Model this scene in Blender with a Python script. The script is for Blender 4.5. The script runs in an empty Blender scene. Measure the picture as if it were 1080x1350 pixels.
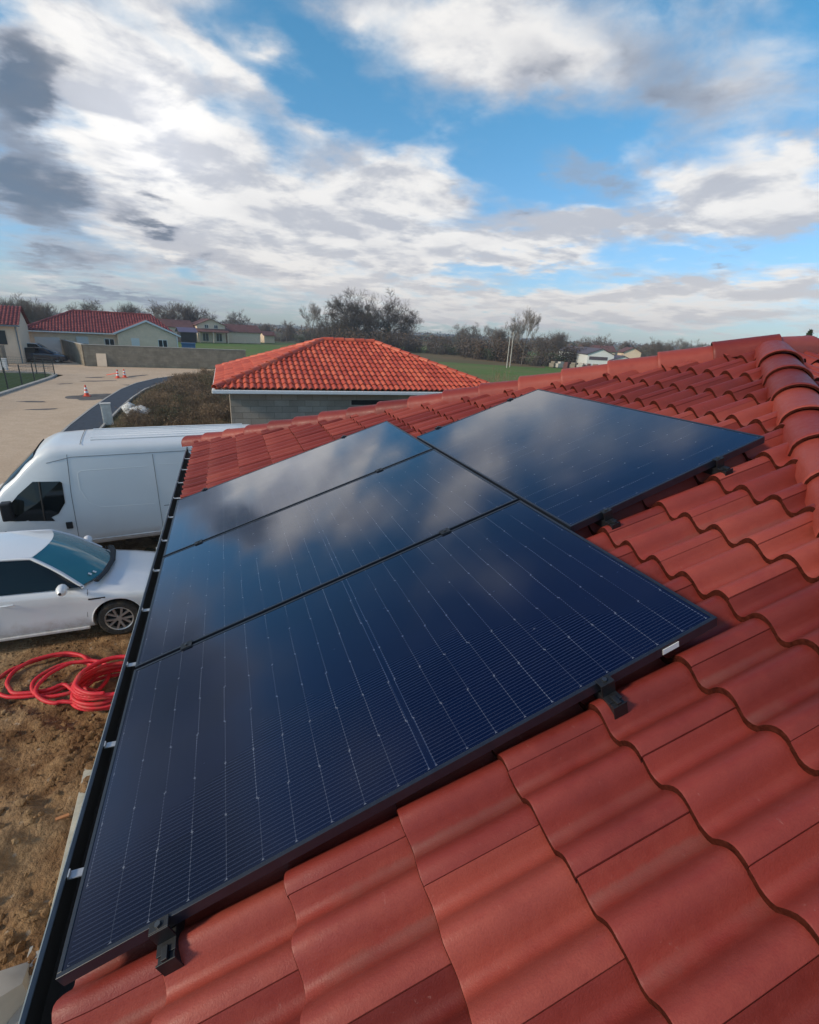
import bpy, bmesh, math, random
from mathutils import Vector, Matrix, noise
R_ = math.radians
random.seed(7)
scene = bpy.context.scene
C = scene.collection

# ---------------------------------------------------------------- camera
ZR = 3.25                                   # height of the panel plane above the ground at the eave
TH = R_(19.612)                             # roof pitch
cam = bpy.data.objects.new('camera', bpy.data.cameras.new('camera'))
C.objects.link(cam)
cam.matrix_world = (Matrix.Translation((0.46924, -0.88810, 4.67804)) @ Matrix.Rotation(R_(-20.7435), 4, 'Z')
                    @ Matrix.Rotation(R_(90 - 20.1514), 4, 'X') @ Matrix.Rotation(R_(3.0166), 4, 'Z'))
cam.data.sensor_fit = 'HORIZONTAL'; cam.data.sensor_width = 36
cam.data.lens = 642.97 / 1080 * 36
cam.data.clip_start = 0.02; cam.data.clip_end = 12000
scene.camera = cam

# ---------------------------------------------------------------- light
SUN_AZ, SUN_EL = -97.0, 27.0               # azimuth clockwise from +Y
scene.view_settings.view_transform = 'Standard'
scene.view_settings.look = 'None'
scene.view_settings.exposure = 0.32
scene.view_settings.gamma = 1.0
sd = bpy.data.lights.new('sun', 'SUN'); sun = bpy.data.objects.new('sun', sd); C.objects.link(sun)
sd.energy = 2.7; sd.angle = R_(9); sd.color = (1.0, 0.85, 0.66)
_d = Vector((math.sin(R_(SUN_AZ)) * math.cos(R_(SUN_EL)), math.cos(R_(SUN_AZ)) * math.cos(R_(SUN_EL)), math.sin(R_(SUN_EL))))
sun.rotation_euler = (-_d).to_track_quat('-Z', 'Y').to_euler()

# ---------------------------------------------------------------- node helpers
class NT:
    def __init__(s, nt): s.nt = nt
    def n(s, t, **k):
        nd = s.nt.nodes.new(t)
        for a, v in k.items(): setattr(nd, a, v)
        return nd
    def put(s, sock, v):
        if v is None: return
        if hasattr(v, 'is_output'): s.nt.links.new(v, sock)
        else:
            if sock.type == 'RGBA' and len(v) == 3: v = (*v, 1)
            sock.default_value = v
    def m(s, op, a, b=None, c=None, clamp=False):
        nd = s.n('ShaderNodeMath', operation=op, use_clamp=clamp)
        for i, v in enumerate((a, b, c)): s.put(nd.inputs[i], v)
        return nd.outputs[0]
    def vm(s, op, a, b=None):
        nd = s.n('ShaderNodeVectorMath', operation=op)
        s.put(nd.inputs[0], a); s.put(nd.inputs[1], b)
        return nd.outputs['Value' if op in ('LENGTH', 'DOT_PRODUCT') else 'Vector']
    def xyz(s, v):
        nd = s.n('ShaderNodeSeparateXYZ'); s.put(nd.inputs[0], v); return nd.outputs
    def comb(s, x, y, z=0.0):
        nd = s.n('ShaderNodeCombineXYZ')
        for i, v in enumerate((x, y, z)): s.put(nd.inputs[i], v)
        return nd.outputs[0]
    def noise(s, vec, scale, detail=4, rough=.55, dist=0.0, out='Fac'):
        nd = s.n('ShaderNodeTexNoise'); s.put(nd.inputs['Vector'], vec)
        nd.inputs['Scale'].default_value = scale; nd.inputs['Detail'].default_value = detail
        nd.inputs['Roughness'].default_value = rough; nd.inputs['Distortion'].default_value = dist
        return nd.outputs[out]
    def mix(s, f, a, b, blend='MIX'):
        nd = s.n('ShaderNodeMix', data_type='RGBA', blend_type=blend)
        s.put(nd.inputs[0], f); s.put(nd.inputs[6], a); s.put(nd.inputs[7], b)
        return nd.outputs[2]
    def smooth(s, v, lo, hi, a=0.0, b=1.0):
        nd = s.n('ShaderNodeMapRange', interpolation_type='SMOOTHSTEP')
        for i, x in enumerate((v, lo, hi, a, b)): s.put(nd.inputs[i], x)
        return nd.outputs[0]
    def lin(s, v, lo, hi, a=0.0, b=1.0):
        nd = s.n('ShaderNodeMapRange')
        for i, x in enumerate((v, lo, hi, a, b)): s.put(nd.inputs[i], x)
        return nd.outputs[0]
    def mapping(s, v, loc=(0, 0, 0), rot=(0, 0, 0), sc=(1, 1, 1), typ='POINT'):
        nd = s.n('ShaderNodeMapping', vector_type=typ)
        s.put(nd.inputs[0], v); nd.inputs[1].default_value = loc; nd.inputs[2].default_value = rot; nd.inputs[3].default_value = sc
        return nd.outputs[0]

# ---------------------------------------------------------------- sky (world)
#WHITE / DARK cloud banks: azimuth, elevation, radii (deg), tilt, density
WHITE=[(-11.5, 20.0, 5.6, 2.9, 174.0, 0.7), (-7.3, 17.4, 7.3, 5.0, 173.0, 1), (-2.3, 14.2, 9.5, 5.7, 162.0, 1.1), (3.4, 10.8, 9.5, 4.8, 156.0, 1), (-6.6, 9.6, 8.2, 3.9, 159.0, 1), (-2.5, 6.4, 13.4, 3.3, -179.0, 0.8), (10.7, 9.5, 9.4, 4.1, 164.0, 0.8), (14.5, 13.9, 8.1, 3.4, 173.0, 0.9), (20.6, 13.3, 7.6, 3.1, 171.0, 1.0), (20.9, 8.1, 13.4, 2.1, 180.0, 1.0), (14.5, 9.8, 8.3, 2.5, 167.0, 0.9), (-0.9, 21.4, 5.5, 1.4, 158.0, 0.6), (2.6, 19.6, 4.5, 1.6, 161.0, 0.55), (5.1, 21.7, 3.0, 1.5, 180.0, 0.65), (7.9, 17.7, 4.1, 1.7, 177.0, 0.5), (12.2, 24.7, 3.7, 1.8, -177.0, 0.6), (20.5, 24.5, 9.7, 3.4, 176.0, 0.9), (29.1, 22.8, 7.5, 2.9, 161.0, 0.75), (22.4, 26.3, 8.2, 1.7, -179.0, 0.6), (37.2, 11.1, 10.6, 1.7, 179.0, 1), (30.9, 9.2, 10.7, 1.5, 177.0, 0.85), (25.6, 8.6, 9.4, 1.4, -178.0, 0.8), (44.6, 14.1, 7.4, 2.3, 159.0, 0.9), (52.4, 12.5, 6.6, 3.1, 170.0, 1.1), (53.2, 15.2, 3.2, 1.3, 168.0, 0.7), (49.7, 10.1, 10.0, 2.0, 177.0, 1), (32.4, 4.3, 23.1, 1.6, -180.0, 0.75), (17.9, 2.9, 24.2, 2.0, -177.0, 0.6), (52.7, 5.0, 9.2, 2.1, 179.0, 0.9), (45.8, 2.6, 17.5, 1.5, 179.0, 0.8), (42.5, 5.6, 8.4, 1.5, 176.0, 0.5), (10.6, 4.7, 9.4, 1.7, -176.0, 0.65), (-14.5, 2.7, 8.9, 1.8, -174.0, 0.55), (27.9, 1.8, 24.1, 1.1, 180.0, 0.7), (49.7, 16.5, 8.6, 3.5, 155.0, 0.3), (33.6, 23.5, 12.8, 4.4, 165.0, 0.3), (46.0, 20.2, 11.8, 4.7, 160.0, 0.3), (39.7, 24.4, 10.1, 2.4, 167.0, 0.2), (14, 29.5, 6, 3.5, 0, 0.9), (8, 31, 6, 3, 0, 0.6), (24, 30, 6, 3, 0, 0.4), (36, 36, 11, 7, 0, 0.5), (-3, 25, 8, 4, 10, 0.8)]
DARK=[(-14.4, 16.8, 4.0, 2.3, 48.0, 1.6), (-12.8, 15.3, 3.0, 2.3, 36.0, 1.3), (-15.3, 11.7, 4.4, 3.6, 30.0, 1.15), (-12.3, 9.6, 4.9, 2.9, 146.0, 0.8), (-14.9, 9.4, 4.3, 2.8, 179.0, 0.9), (-7.0, 8.7, 4.4, 1.9, 157.0, 0.8), (-4.3, 10.6, 2.9, 1.0, 161.0, 1.1), (-4.8, 7.7, 2.6, 0.8, 173.0, 1), (-15.1, 5.6, 4.7, 1.5, -176.0, 0.7), (-11.5, 4.5, 8.5, 1.9, 178.0, 0.8), (-2.6, 5.0, 10.0, 1.5, 175.0, 0.7), (3.1, 5.9, 4.4, 1.0, -180.0, 0.5), (8.3, 5.8, 4.5, 1.0, 175.0, 0.5), (-13.2, 7.5, 6.7, 1.5, 176.0, 0.6), (34.6, 16.2, 5.4, 1.7, 160.0, 0.6), (38.6, 14.7, 5.3, 1.9, 165.0, 0.65), (36.2, 13.2, 3.9, 0.7, 175.0, 0.4), (29.9, 12.2, 2.7, 1.1, 179.0, 0.75), (24.5, 13.9, 3.6, 0.7, 177.0, 0.55), (29.9, 21.8, 3.9, 1.8, 149.0, 0.35), (41.3, 20.2, 3.2, 1.6, 169.0, 0.3), (48.9, 7.4, 3.4, 0.6, 179.0, 0.65), (51.2, 10.9, 7.3, 1.1, 176.0, 0.45), (47.3, 10.2, 5.5, 0.7, 178.0, 0.3), (42.8, 10.4, 5.9, 0.5, 179.0, 0.25), (33.3, 8.5, 8.2, 0.6, -179.0, 0.3), (52.9, 4.0, 7.5, 0.8, -179.0, 0.35), (41.2, 4.9, 6.3, 0.6, -179.0, 0.35), (24.0, 24.6, 6.8, 1.8, 169.0, 0.25), (20.7, 10.8, 4.7, 0.8, -177.0, 0.3), (4.9, 13.4, 3.7, 2.0, 153.0, 0.2), (-4.4, 1.3, 17.6, 1.0, 180.0, 0.6), (-9.5, 1.7, 13.6, 1.2, -178.0, 0.8), (21.1, 4.5, 4.9, 0.4, -177.0, 0.3), (45.4, 4.6, 5.3, 0.5, -179.0, 0.3), (44.9, 19.9, 10.8, 3.9, 158.0, 0.6), (36.4, 22.5, 12.0, 4.0, 157.0, 0.6), (29.3, 21.3, 6.0, 1.8, 152.0, 0.5), (47.9, 15.2, 5.6, 2.0, 164.0, 0.2), (10.8, 16.8, 4.2, 1.7, 172.0, 0.25), (-32, 20, 13, 14, 0, 1.6), (-50, 34, 24, 17, 0, 1.7), (9, 30, 7, 3, 0, 0.35), (36, 37, 10, 6, 0, 0.5), (-26, 44, 14, 9, 0, 0.7), (-80, 28, 25, 22, 0, 1.2)]

w = bpy.data.worlds.new('World'); scene.world = w; w.use_nodes = True
w.node_tree.nodes.clear(); q = NT(w.node_tree)
sky = q.n('ShaderNodeTexSky', sky_type='NISHITA', sun_disc=False)
sky.sun_elevation = R_(SUN_EL); sky.sun_rotation = R_(SUN_AZ)
sky.altitude = 200; sky.air_density = 1.0; sky.dust_density = 0.6; sky.ozone_density = 2.5
dirv = q.n('ShaderNodeTexCoord').outputs['Generated']
X, Y, Z = q.xyz(dirv)
az = q.m('MULTIPLY', q.m('ARCTAN2', X, Y), 57.2958)
el = q.m('MULTIPLY', q.m('ARCSINE', Z), 57.2958)
zz = q.m('ADD', q.m('MAXIMUM', Z, 0.0), 0.14)
cp = q.comb(q.m('DIVIDE', X, zz), q.m('DIVIDE', Y, zz))
def vnoise(vec, sc, det, rough, dist=0.0):
    return q.vm('SUBTRACT', q.noise(vec, sc, det, rough, dist, 'Color'), (0.5, 0.5, 0.5))
w1 = vnoise(cp, 1.1, 4, .55); w2 = vnoise(cp, 4.5, 5, .6)
wp = q.vm('ADD', q.comb(az, el), q.vm('ADD', q.vm('MULTIPLY', w1, (11, 6, 0)), q.vm('MULTIPLY', w2, (7, 4.5, 0))))
wpx, wpy, _z = q.xyz(wp)
def blobsum(L, grow, acc=0.0):
    # one bank after the other (each waits for the running sum, which a huge z scale keeps out of the distance)
    for a, e, ra, rb, rot, wt in L:
        g = q.n('ShaderNodeTexGradient', gradient_type='QUADRATIC_SPHERE')
        q.put(g.inputs[0], q.mapping(q.comb(wpx, wpy, acc), (a, e, 0), (0, 0, R_(rot)), (ra * grow, rb * grow, 1e6), 'TEXTURE'))
        acc = q.m('MULTIPLY_ADD', g.outputs['Fac'], wt * 1.5, acc)
    return acc
fb = q.noise(cp, 1.9, 7, .58, .35); fb2 = q.noise(cp, 6.5, 6, .55, .3); fbig = q.noise(cp, .75, 5, .5)
out_f = q.m('MAXIMUM', q.smooth(el, 25, 34), q.m('MAXIMUM', q.smooth(az, 57, 70), q.smooth(az, -20, -36)))
gen = q.m('MULTIPLY', out_f, q.smooth(fbig, .44, .66, -.1, .85))
cw = q.m('ADD', q.m('ADD', blobsum(WHITE, 1.68), gen), q.m('ADD', q.m('MULTIPLY', q.m('SUBTRACT', fb, .5), 2.3), q.m('MULTIPLY', q.m('SUBTRACT', fb2, .5), .6)))
cover = q.smooth(cw, .0, 1.15)
cd = q.m('ADD', blobsum(DARK, 1.42), q.m('ADD', q.m('MULTIPLY', q.m('SUBTRACT', fb, .5), 1.1), q.m('MULTIPLY', q.m('SUBTRACT', fb2, .5), .35)))
dark = q.smooth(cd, .10, 1.4, 0, .90)
# clear sky: the Nishita sky, a little bluer as the camera drew it
blue = q.mix(1.0, sky.outputs[0], q.mix(q.smooth(el, 0, 26), (.86, 1.02, 1.25), (.58, 1.28, 1.38)), 'MULTIPLY')
blue = q.mix(q.smooth(el, 27, 50, 0, .65), blue, (.10, .62, 2.6))
shade = q.m('ADD', q.m('MULTIPLY', fb2, .35), q.m('MULTIPLY', q.noise(cp, 1.5, 6, .55, .5), 1.1))
fbo = q.noise(q.vm('MULTIPLY', cp, (1.07, 1.07, 1)), 1.9, 7, .58, .35)
shade = q.m('ADD', shade, q.m('MULTIPLY', q.m('SUBTRACT', fbo, fb), 1.7))      # tops catch the light, bases stay grey
wh = q.mix(q.smooth(shade, .50, .90), (4.5, 4.65, 5.1), (7.9, 7.7, 7.45))
wh = q.mix(q.smooth(el, 10, 1, 0, .45), wh, (8.0, 7.0, 6.0))
wh = q.mix(q.smooth(q.m('SUBTRACT', cw, .0), 1.2, 2.8, 0, .35), wh, (5.0, 5.0, 5.3))
dk = q.mix(q.smooth(cd, .5, 2.0), (3.3, 3.5, 4.1), (1.1, 1.42, 1.95))
# extra cloud brightness, added so the farthest panel reflects paler
glow = blobsum([(-4.5, 15.5, 8, 6.5, 0, .20)], 1.7)
wh = q.vm('MULTIPLY', wh, q.comb(*[q.m('ADD', glow, 1.0)] * 3))
col = q.mix(q.m('MULTIPLY', cover, .96), blue, wh)
col = q.mix(dark, col, dk)
bg = q.n('ShaderNodeBackground'); q.put(bg.inputs[0], col); bg.inputs[1].default_value = 0.1
q.put(q.n('ShaderNodeOutputWorld').inputs[0], bg.outputs[0])

# ---------------------------------------------------------------- object helpers
def tag(o, label=None, cat=None, group=None, kind=None):
    for k, v in (('label', label), ('category', cat), ('group', group), ('kind', kind)):
        if v: o[k] = v
    return o
def empty(name, loc=(0, 0, 0), rz=0.0):
    o = bpy.data.objects.new(name, None); C.objects.link(o)
    o.empty_display_size = .2; o.location = loc; o.rotation_euler = (0, 0, rz); return o
def kids(o): return [c for c in bpy.data.objects if c.parent == o]
def copy_tree(o, parent=None):
    c = o.copy(); C.objects.link(c)
    c.parent = parent
    for ch in kids(o): copy_tree(ch, c)
    return c
class MB:
    def __init__(s): s.v = []; s.f = []; s.a = []; s.mi = []; s.pan = None
    def add(s, vs, fs, a=0.0, mi=0):
        b = len(s.v); s.v += [tuple(x) for x in vs]
        for f in fs: s.f.append([i + b for i in f]); s.a.append(a); s.mi.append(mi)
        return s
    def box(s, c, d, rz=0.0, M=None, a=0.0, mi=0):
        vs = []
        for i in range(8):
            p = Vector(((i & 1) - .5, ((i >> 1) & 1) - .5, ((i >> 2) & 1) - .5)); p = Vector((p.x * d[0], p.y * d[1], p.z * d[2]))
            if M is not None: p = M @ p
            elif rz: p = Matrix.Rotation(rz, 3, 'Z') @ p
            vs.append(p + Vector(c))
        return s.add(vs, [(0, 2, 3, 1), (4, 5, 7, 6), (0, 1, 5, 4), (2, 6, 7, 3), (0, 4, 6, 2), (1, 3, 7, 5)], a, mi)
    def tube(s, pts, rad, n=8, caps=True, mi=0, flat=1.0):
        pts = [Vector(p) for p in pts]
        if not hasattr(rad, '__len__'): rad = [rad] * len(pts)
        vs = []; up0 = None
        for i, p in enumerate(pts):
            t = (pts[min(i + 1, len(pts) - 1)] - pts[max(i - 1, 0)])
            if t.length < 1e-9: t = Vector((0, 0, 1))
            t.normalize()
            if up0 is None:
                u = t.cross(Vector((0, 0, 1)) if abs(t.z) < .9 else Vector((1, 0, 0)))
            else: u = up0 - t * up0.dot(t)
            u.normalize(); up0 = u; v = t.cross(u)
            for k in range(n):
                a = 2 * math.pi * k / n
                vs.append(p + (u * math.cos(a) + v * math.sin(a) * flat) * rad[i])
        fs = [(i * n + k, i * n + (k + 1) % n, (i + 1) * n + (k + 1) % n, (i + 1) * n + k) for i in range(len(pts) - 1) for k in range(n)]
        if caps: fs += [tuple(range(n))[::-1], tuple(range((len(pts) - 1) * n, len(pts) * n))]
        return s.add(vs, fs, 0.0, mi)
    def grid(s, rows, closed=False, flip=False, a=0.0, mi=0):
        n = len(rows[0]); fs = []
        for i in range(len(rows) - 1):
            for k in range(n if closed else n - 1):
                k2 = (k + 1) % n; f = (i * n + k, i * n + k2, (i + 1) * n + k2, (i + 1) * n + k)
                fs.append(f[::-1] if flip else f)
        return s.add([p for r in rows for p in r], fs, a, mi)
    def prism(s, poly, p0, ax, ay, az, t, mi=0):
        """polygon in (ax, ay) coordinates from p0, extruded by t along az"""
        p0, ax, ay, az = map(Vector, (p0, ax, ay, az)); n = len(poly)
        vs = [p0 + ax * a + ay * b for a, b in poly] + [p0 + ax * a + ay * b + az * t for a, b in poly]
        return s.add(vs, [tuple(range(n))[::-1], tuple(range(n, 2 * n))] + [(i, (i + 1) % n, n + (i + 1) % n, n + i) for i in range(n)], 0.0, mi)
    def build(s, name, mats, parent=None, smooth=None, attr=None, recalc=True):
        me = bpy.data.meshes.new(name); me.from_pydata(s.v, [], s.f)
        if not isinstance(mats, (list, tuple)): mats = [mats]
        for m in mats: me.materials.append(m)
        if len(mats) > 1: me.polygons.foreach_set('material_index', s.mi)
        if attr:
            at = me.attributes.new(attr, 'FLOAT', 'FACE'); at.data.foreach_set('value', s.a)
        if s.pan:
            at = me.attributes.new('pan', 'FLOAT', 'POINT'); at.data.foreach_set('value', s.pan)
        if recalc:
            bm = bmesh.new(); bm.from_mesh(me); bmesh.ops.recalc_face_normals(bm, faces=bm.faces); bm.to_mesh(me); bm.free()
        if smooth is not None:
            me.polygons.foreach_set('use_smooth', [True] * len(me.polygons)); me.set_sharp_from_angle(angle=R_(smooth))
        me.update()
        o = bpy.data.objects.new(name, me); C.objects.link(o); o.parent = parent
        return o
def bevel(o, w, seg=2):
    m = o.modifiers.new('bevel', 'BEVEL'); m.width = w; m.segments = seg; m.limit_method = 'ANGLE'; m.angle_limit = R_(40); return o

# ---------------------------------------------------------------- materials
def mat(name, build=None, color=(.5, .5, .5), rough=.6, metal=0.0, bump=0.0, bscale=40, var=0.0, vscale=8, coat=0.0, spec=.5, dirt=None):
    m = bpy.data.materials.new(name); m.use_nodes = True; nt = m.node_tree; nt.nodes.clear(); s = NT(nt)
    p = s.n('ShaderNodeBsdfPrincipled'); out = s.n('ShaderNodeOutputMaterial'); s.put(out.inputs[0], p.outputs[0])
    p.inputs['Roughness'].default_value = rough; p.inputs['Metallic'].default_value = metal
    p.inputs['Coat Weight'].default_value = coat; p.inputs['Coat Roughness'].default_value = .04
    p.inputs['Specular IOR Level'].default_value = spec
    p.inputs['Base Color'].default_value = (*color, 1)
    co = s.n('ShaderNodeTexCoord').outputs['Object']
    if var:
        nz = s.noise(co, vscale, 5, .6)
        c = s.mix(s.lin(nz, .3, .7), tuple(x * (1 - var) for x in color), tuple(min(1, x * (1 + var)) for x in color))
        if dirt:
            g = s.noise(co, vscale * .4, 6, .65); c = s.mix(s.smooth(g, .48, .7, 0, dirt[3]), c, dirt[:3])
        s.put(p.inputs['Base Color'], c)
    if bump:
        b = s.n('ShaderNodeBump'); b.inputs['Strength'].default_value = 1; b.inputs['Distance'].default_value = bump
        s.put(b.inputs['Height'], s.noise(co, bscale, 4, .6)); s.put(p.inputs['Normal'], b.outputs[0])
    if build: build(s, p, co)
    return m
M = {}
# ---------------------------------------------------------------- tile materials
def tile_mat(name, dk_, md_, lt_, stain=.38, bump=.0008):
    def b(s, p, co):
        at = s.n('ShaderNodeAttribute', attribute_name='rnd').outputs['Fac']
        n1 = s.noise(co, 2.3, 5, .6); n2 = s.noise(co, 26, 5, .65); n3 = s.noise(co, 260, 3, .6)
        v = s.m('ADD', s.m('MULTIPLY', at, .8), s.m('ADD', s.m('MULTIPLY', n1, .6), s.m('MULTIPLY', n2, .35)))
        c = s.mix(s.smooth(v, .40, .90), dk_, md_); c = s.mix(s.smooth(v, .85, 1.35), c, lt_)
        # chalky engobe grain, old brown-grey staining on some tiles, scuffs
        c = s.mix(s.smooth(n3, .35, .75, 0, .22), c, tuple(x * .55 for x in md_))
        ph = s.n('ShaderNodeAttribute', attribute_name='pan').outputs['Fac']
        st = s.m('MULTIPLY', s.smooth(s.m('FRACT', s.m('MULTIPLY', at, 7.3)), .25, .7, .10, 1), s.m('MULTIPLY', s.smooth(s.m('ADD', ph, s.m('MULTIPLY', n2, .2)), .96, 1.08), s.smooth(n1, .34, .5)))
        c = s.mix(s.m('MULTIPLY', st, stain), c, (.125, .062, .05))
        sc = s.noise(s.mapping(co, sc=(60, 14, 60)), 1, 6, .75)
        c = s.mix(s.smooth(sc, .64, .74, 0, .34), c, (.50, .27, .23))
        s.put(p.inputs['Base Color'], c)
        s.put(p.inputs['Roughness'], s.lin(n2, .3, .7, .40, .62))
        bp = s.n('ShaderNodeBump'); bp.inputs['Distance'].default_value = bump; bp.inputs['Strength'].default_value = 1
        s.put(bp.inputs['Height'], s.m('ADD', n3, s.m('MULTIPLY', n2, 1.5))); s.put(p.inputs['Normal'], bp.outputs[0])
    return mat(name, b, spec=.36)
M['tile'] = tile_mat('red_concrete_tile', (.160, .021, .015), (.245, .036, .026), (.335, .064, .042))
M['tile_edge'] = mat('tile_butt_edge', color=(.050, .011, .007), rough=1.0, spec=.02, var=.45, vscale=60, bump=.002, bscale=120)  # darker than the tile: shadow lines of the courses put into the colour
M['tile_new'] = tile_mat('orange_clay_tile', (.39, .060, .032), (.53, .090, .047), (.63, .14, .068), stain=.1)
M['tile_new_edge'] = mat('orange_tile_edge', color=(.36, .06, .025), rough=.9)
M['tile_far'] = tile_mat('brown_red_tile', (.17, .035, .035), (.23, .05, .045), (.28, .07, .06), stain=.2)

# ---------------------------------------------------------------- interlocking roof tiles
def tile_face(name, parent, mats, O, e, h, th, vend, umin, umax, per=.145, frac=.40, hr=.055, course=.315, v_start=-.06,
              tile_w=.29, joint0=-.20, rise=.025, segs=12, seed=1, ragged=.003, jitter=.0014, off=.030, eave=.018):
    """One roof slope as courses of interlocking tiles.  O origin at the eave, e along the eave, h horizontal up-slope."""
    rnd = random.Random(seed); e = Vector(e); h = Vector(h); O = Vector(O)
    S = h * math.cos(th) + Vector((0, 0, math.sin(th))); Nn = Vector((0, 0, math.cos(th))) - h * math.sin(th)
    mb = MB(); pan = []; pt = lambda u, v, n: O + e * u + S * v + Nn * n
    k = 0; v0 = v_start; rpt = max(1, round(tile_w / per))
    while v0 < vend:
        v1 = min(v0 + course + .03, vend + .03)
        lo, hi = umin(v1) - .12, umax(v1) + .12; lo = min(lo, umin(v0) - .12); hi = max(hi, umax(v0) + .12)
        j0 = joint0 + (tile_w / 2 if (k % 2 == 0 and rpt > 1) else 0.0)
        i0 = math.floor((lo - j0) / tile_w); i1 = math.ceil((hi - j0) / tile_w)
        for i in range(i0, i1 + 1):
            ja = j0 + i * tile_w; a = rnd.random(); dv = rnd.uniform(-ragged, ragged); dn = rnd.uniform(-jitter, jitter); tilt = rnd.uniform(-jitter, jitter)
            us = [ja + .0005] + [ja + tile_w * t / (segs * rpt) for t in range(1, segs * rpt)] + [ja + tile_w - .0005]
            if ja > hi or ja + tile_w < lo: continue
            def prof(u):
                t = ((u - ja - off) / per + .5) % 1.0 - .5       # roll centred on the joint
                x = abs(t) / frac
                r = hr * (math.cos(math.pi / 2 * x) ** 1.0) if x < 1 else -.0022 * math.sin(math.pi * (abs(t) - frac) / (.5 - frac + 1e-6) * .5)
                return r + (.003 if 0 <= u - ja < .03 else 0.0) * (1 - (u - ja) / .03 if u - ja < .03 else 0)
            rows = []; vb = max(v0, eave)
            for vv, up, drop in ((vb, 1, .036), (vb, 1, .0060), (vb + .0018, 1, .0018), (vb + .007, 1, 0), (v0 + course * .5, .5, 0), (v1, -.1, 0)):
                row = []
                for u in us:
                    fu = (u - ja) / tile_w - .5
                    vw = vv + dv + (math.sin(u * 91 + k) * .0009 if up == 1 else 0)
                    a0, a1 = umin(vw), umax(vw)
                    uu = min(max(u, a0), a1) if a0 < a1 else (a0 + a1) / 2
                    row.append(pt(uu, min(vw, vend), prof(uu) + rise * up - drop + dn + tilt * fu * 2))
                rows.append(row)
            if (rows[3][0] - rows[3][-1]).length < .004 and (rows[5][0] - rows[5][-1]).length < .004: continue
            n = len(us)
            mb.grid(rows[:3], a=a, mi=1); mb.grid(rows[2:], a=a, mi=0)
            pr_ = [1 - max(0, prof(u)) / hr for u in us]; pan += pr_ * 7
            for sgn, kk in ((0, 0), (1, n - 1)):                    # little side walls of the joint
                q0 = [r[kk] for r in rows[2:]]; q1 = [p - Nn * .008 for p in q0]
                mb.grid([q0, q1], a=a, mi=0)
                pan += [0.0] * (2 * len(q0))
        v0 += course; k += 1
    mb.pan = pan
    return mb.build(name, mats, parent, smooth=38, attr='rnd', recalc=False)

def ridge_run(parent, name, mats, A, B, r0=.128, r1=.112, hgt=.80, step=.37, over=.05, lift=.0, seed=3, segs=14, down=.03):
    """Half-round cap tiles from A (lower, butt ends show) to B, each its own part."""
    rnd = random.Random(seed); A = Vector(A); B = Vector(B); L = (B - A).length; n = max(1, round(L / step)); st = L / n
    d = (B - A).normalized(); side = d.cross(Vector((0, 0, 1))).normalized(); up = side.cross(d).normalized(); out = []
    for i in range(n):
        mb = MB(); p = A + d * (i * st); a = rnd.random(); j = rnd.uniform(-.003, .003); a_ = rnd.uniform(-.012, .012)
        def ring(t, r, dz, th_=0):
            c = p + d * t
            return [c + side * ((r - th_) * math.cos(x)) + up * ((r - th_) * hgt * math.sin(x) + dz + j + lift + a_ * (t - st / 2)) - (up * down if k in (0, segs) else up * 0)
                    for k in range(segs + 1) for x in [math.pi * k / segs]]
        e0 = ring(0, r0 - .002, .010); e1 = ring(.004, r0, .012); e2 = ring(.020, r0, .012); e3 = ring(.030, r0 - .0015, .0105)
        f = ring(st + over, r1, -.006); inn = ring(0, r0, .010, .016); inn2 = ring(st * .6, r1, 0, .016)
        mb.grid([e0, e1, e2, e3, f], a=a, mi=0); mb.grid([e0, inn, inn2], a=a, mi=1)
        out.append(mb.build(name, mats, parent, smooth=50, attr='rnd', recalc=False))
    return out

# ================================================================ OUR HOUSE
TANP = math.tan(TH)
house = tag(empty('house', (7, 1.87, 0)), 'house with the deep red tiled foreground roof that carries the black solar panels', 'house')
HO = Vector((7, 1.87, 0))
ZT = ZR - .130 / math.cos(TH)                    # tile pan level above x = 0
YN, YF, XB = -2.51, 6.25, 15.0                   # hips start here; back eave
D = (YF - YN) / 2; APX = D
cs = math.cos(TH); VA = D / cs
def lf(p): return Vector(p) - HO
TM = [M['tile'], M['tile_edge']]
# front (west) slope: triangle between the two hips
tile_face('roof_slope', house, TM, lf((0, 0, ZT)), (0, 1, 0), (1, 0, 0), TH, VA, lambda v: YN + v * cs, lambda v: YF - v * cs, seed=4)
tile_face('roof_slope', house, TM, lf((0, YN, ZT)), (1, 0, 0), (0, 1, 0), TH, VA, lambda v: v * cs, lambda v: XB - v * cs, seed=5, segs=8)
tile_face('roof_slope', house, TM, lf((0, YF, ZT)), (1, 0, 0), (0, -1, 0), TH, VA, lambda v: v * cs, lambda v: XB - v * cs, seed=6, segs=6)
tile_face('roof_slope', house, TM, lf((XB, 0, ZT)), (0, 1, 0), (-1, 0, 0), TH, VA, lambda v: YN + v * cs, lambda v: YF - v * cs, seed=7, segs=5)
hz = .012
ap = (APX, YN + D, ZT + D * TANP + hz + .028); ap2 = (XB - D, YN + D, ZT + D * TANP + hz + .028)
ridge_run(house, 'hip_cap', TM, lf((-.08, YF + .08, ZT - .03 + hz)), lf(ap), step=.385, seed=8)
ridge_run(house, 'hip_cap', TM, lf((-.08, YN - .08, ZT - .03 + hz)), lf((ap[0] - .10, ap[1] - .10, ap[2] - .04)), step=.362, seed=9, r0=.130, r1=.115)
ridge_run(house, 'ridge_cap', TM, lf((ap2[0] + .1, ap2[1], ap2[2])), lf((ap[0] + .02, ap[1], ap[2] - .012)), step=.38, seed=10)
ridge_run(house, 'hip_cap', TM, lf((XB, YN, ZT + hz)), lf(ap2), step=.38, seed=11)
ridge_run(house, 'hip_cap', TM, lf((XB, YF, ZT + hz)), lf(ap2), step=.38, seed=12)
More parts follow.
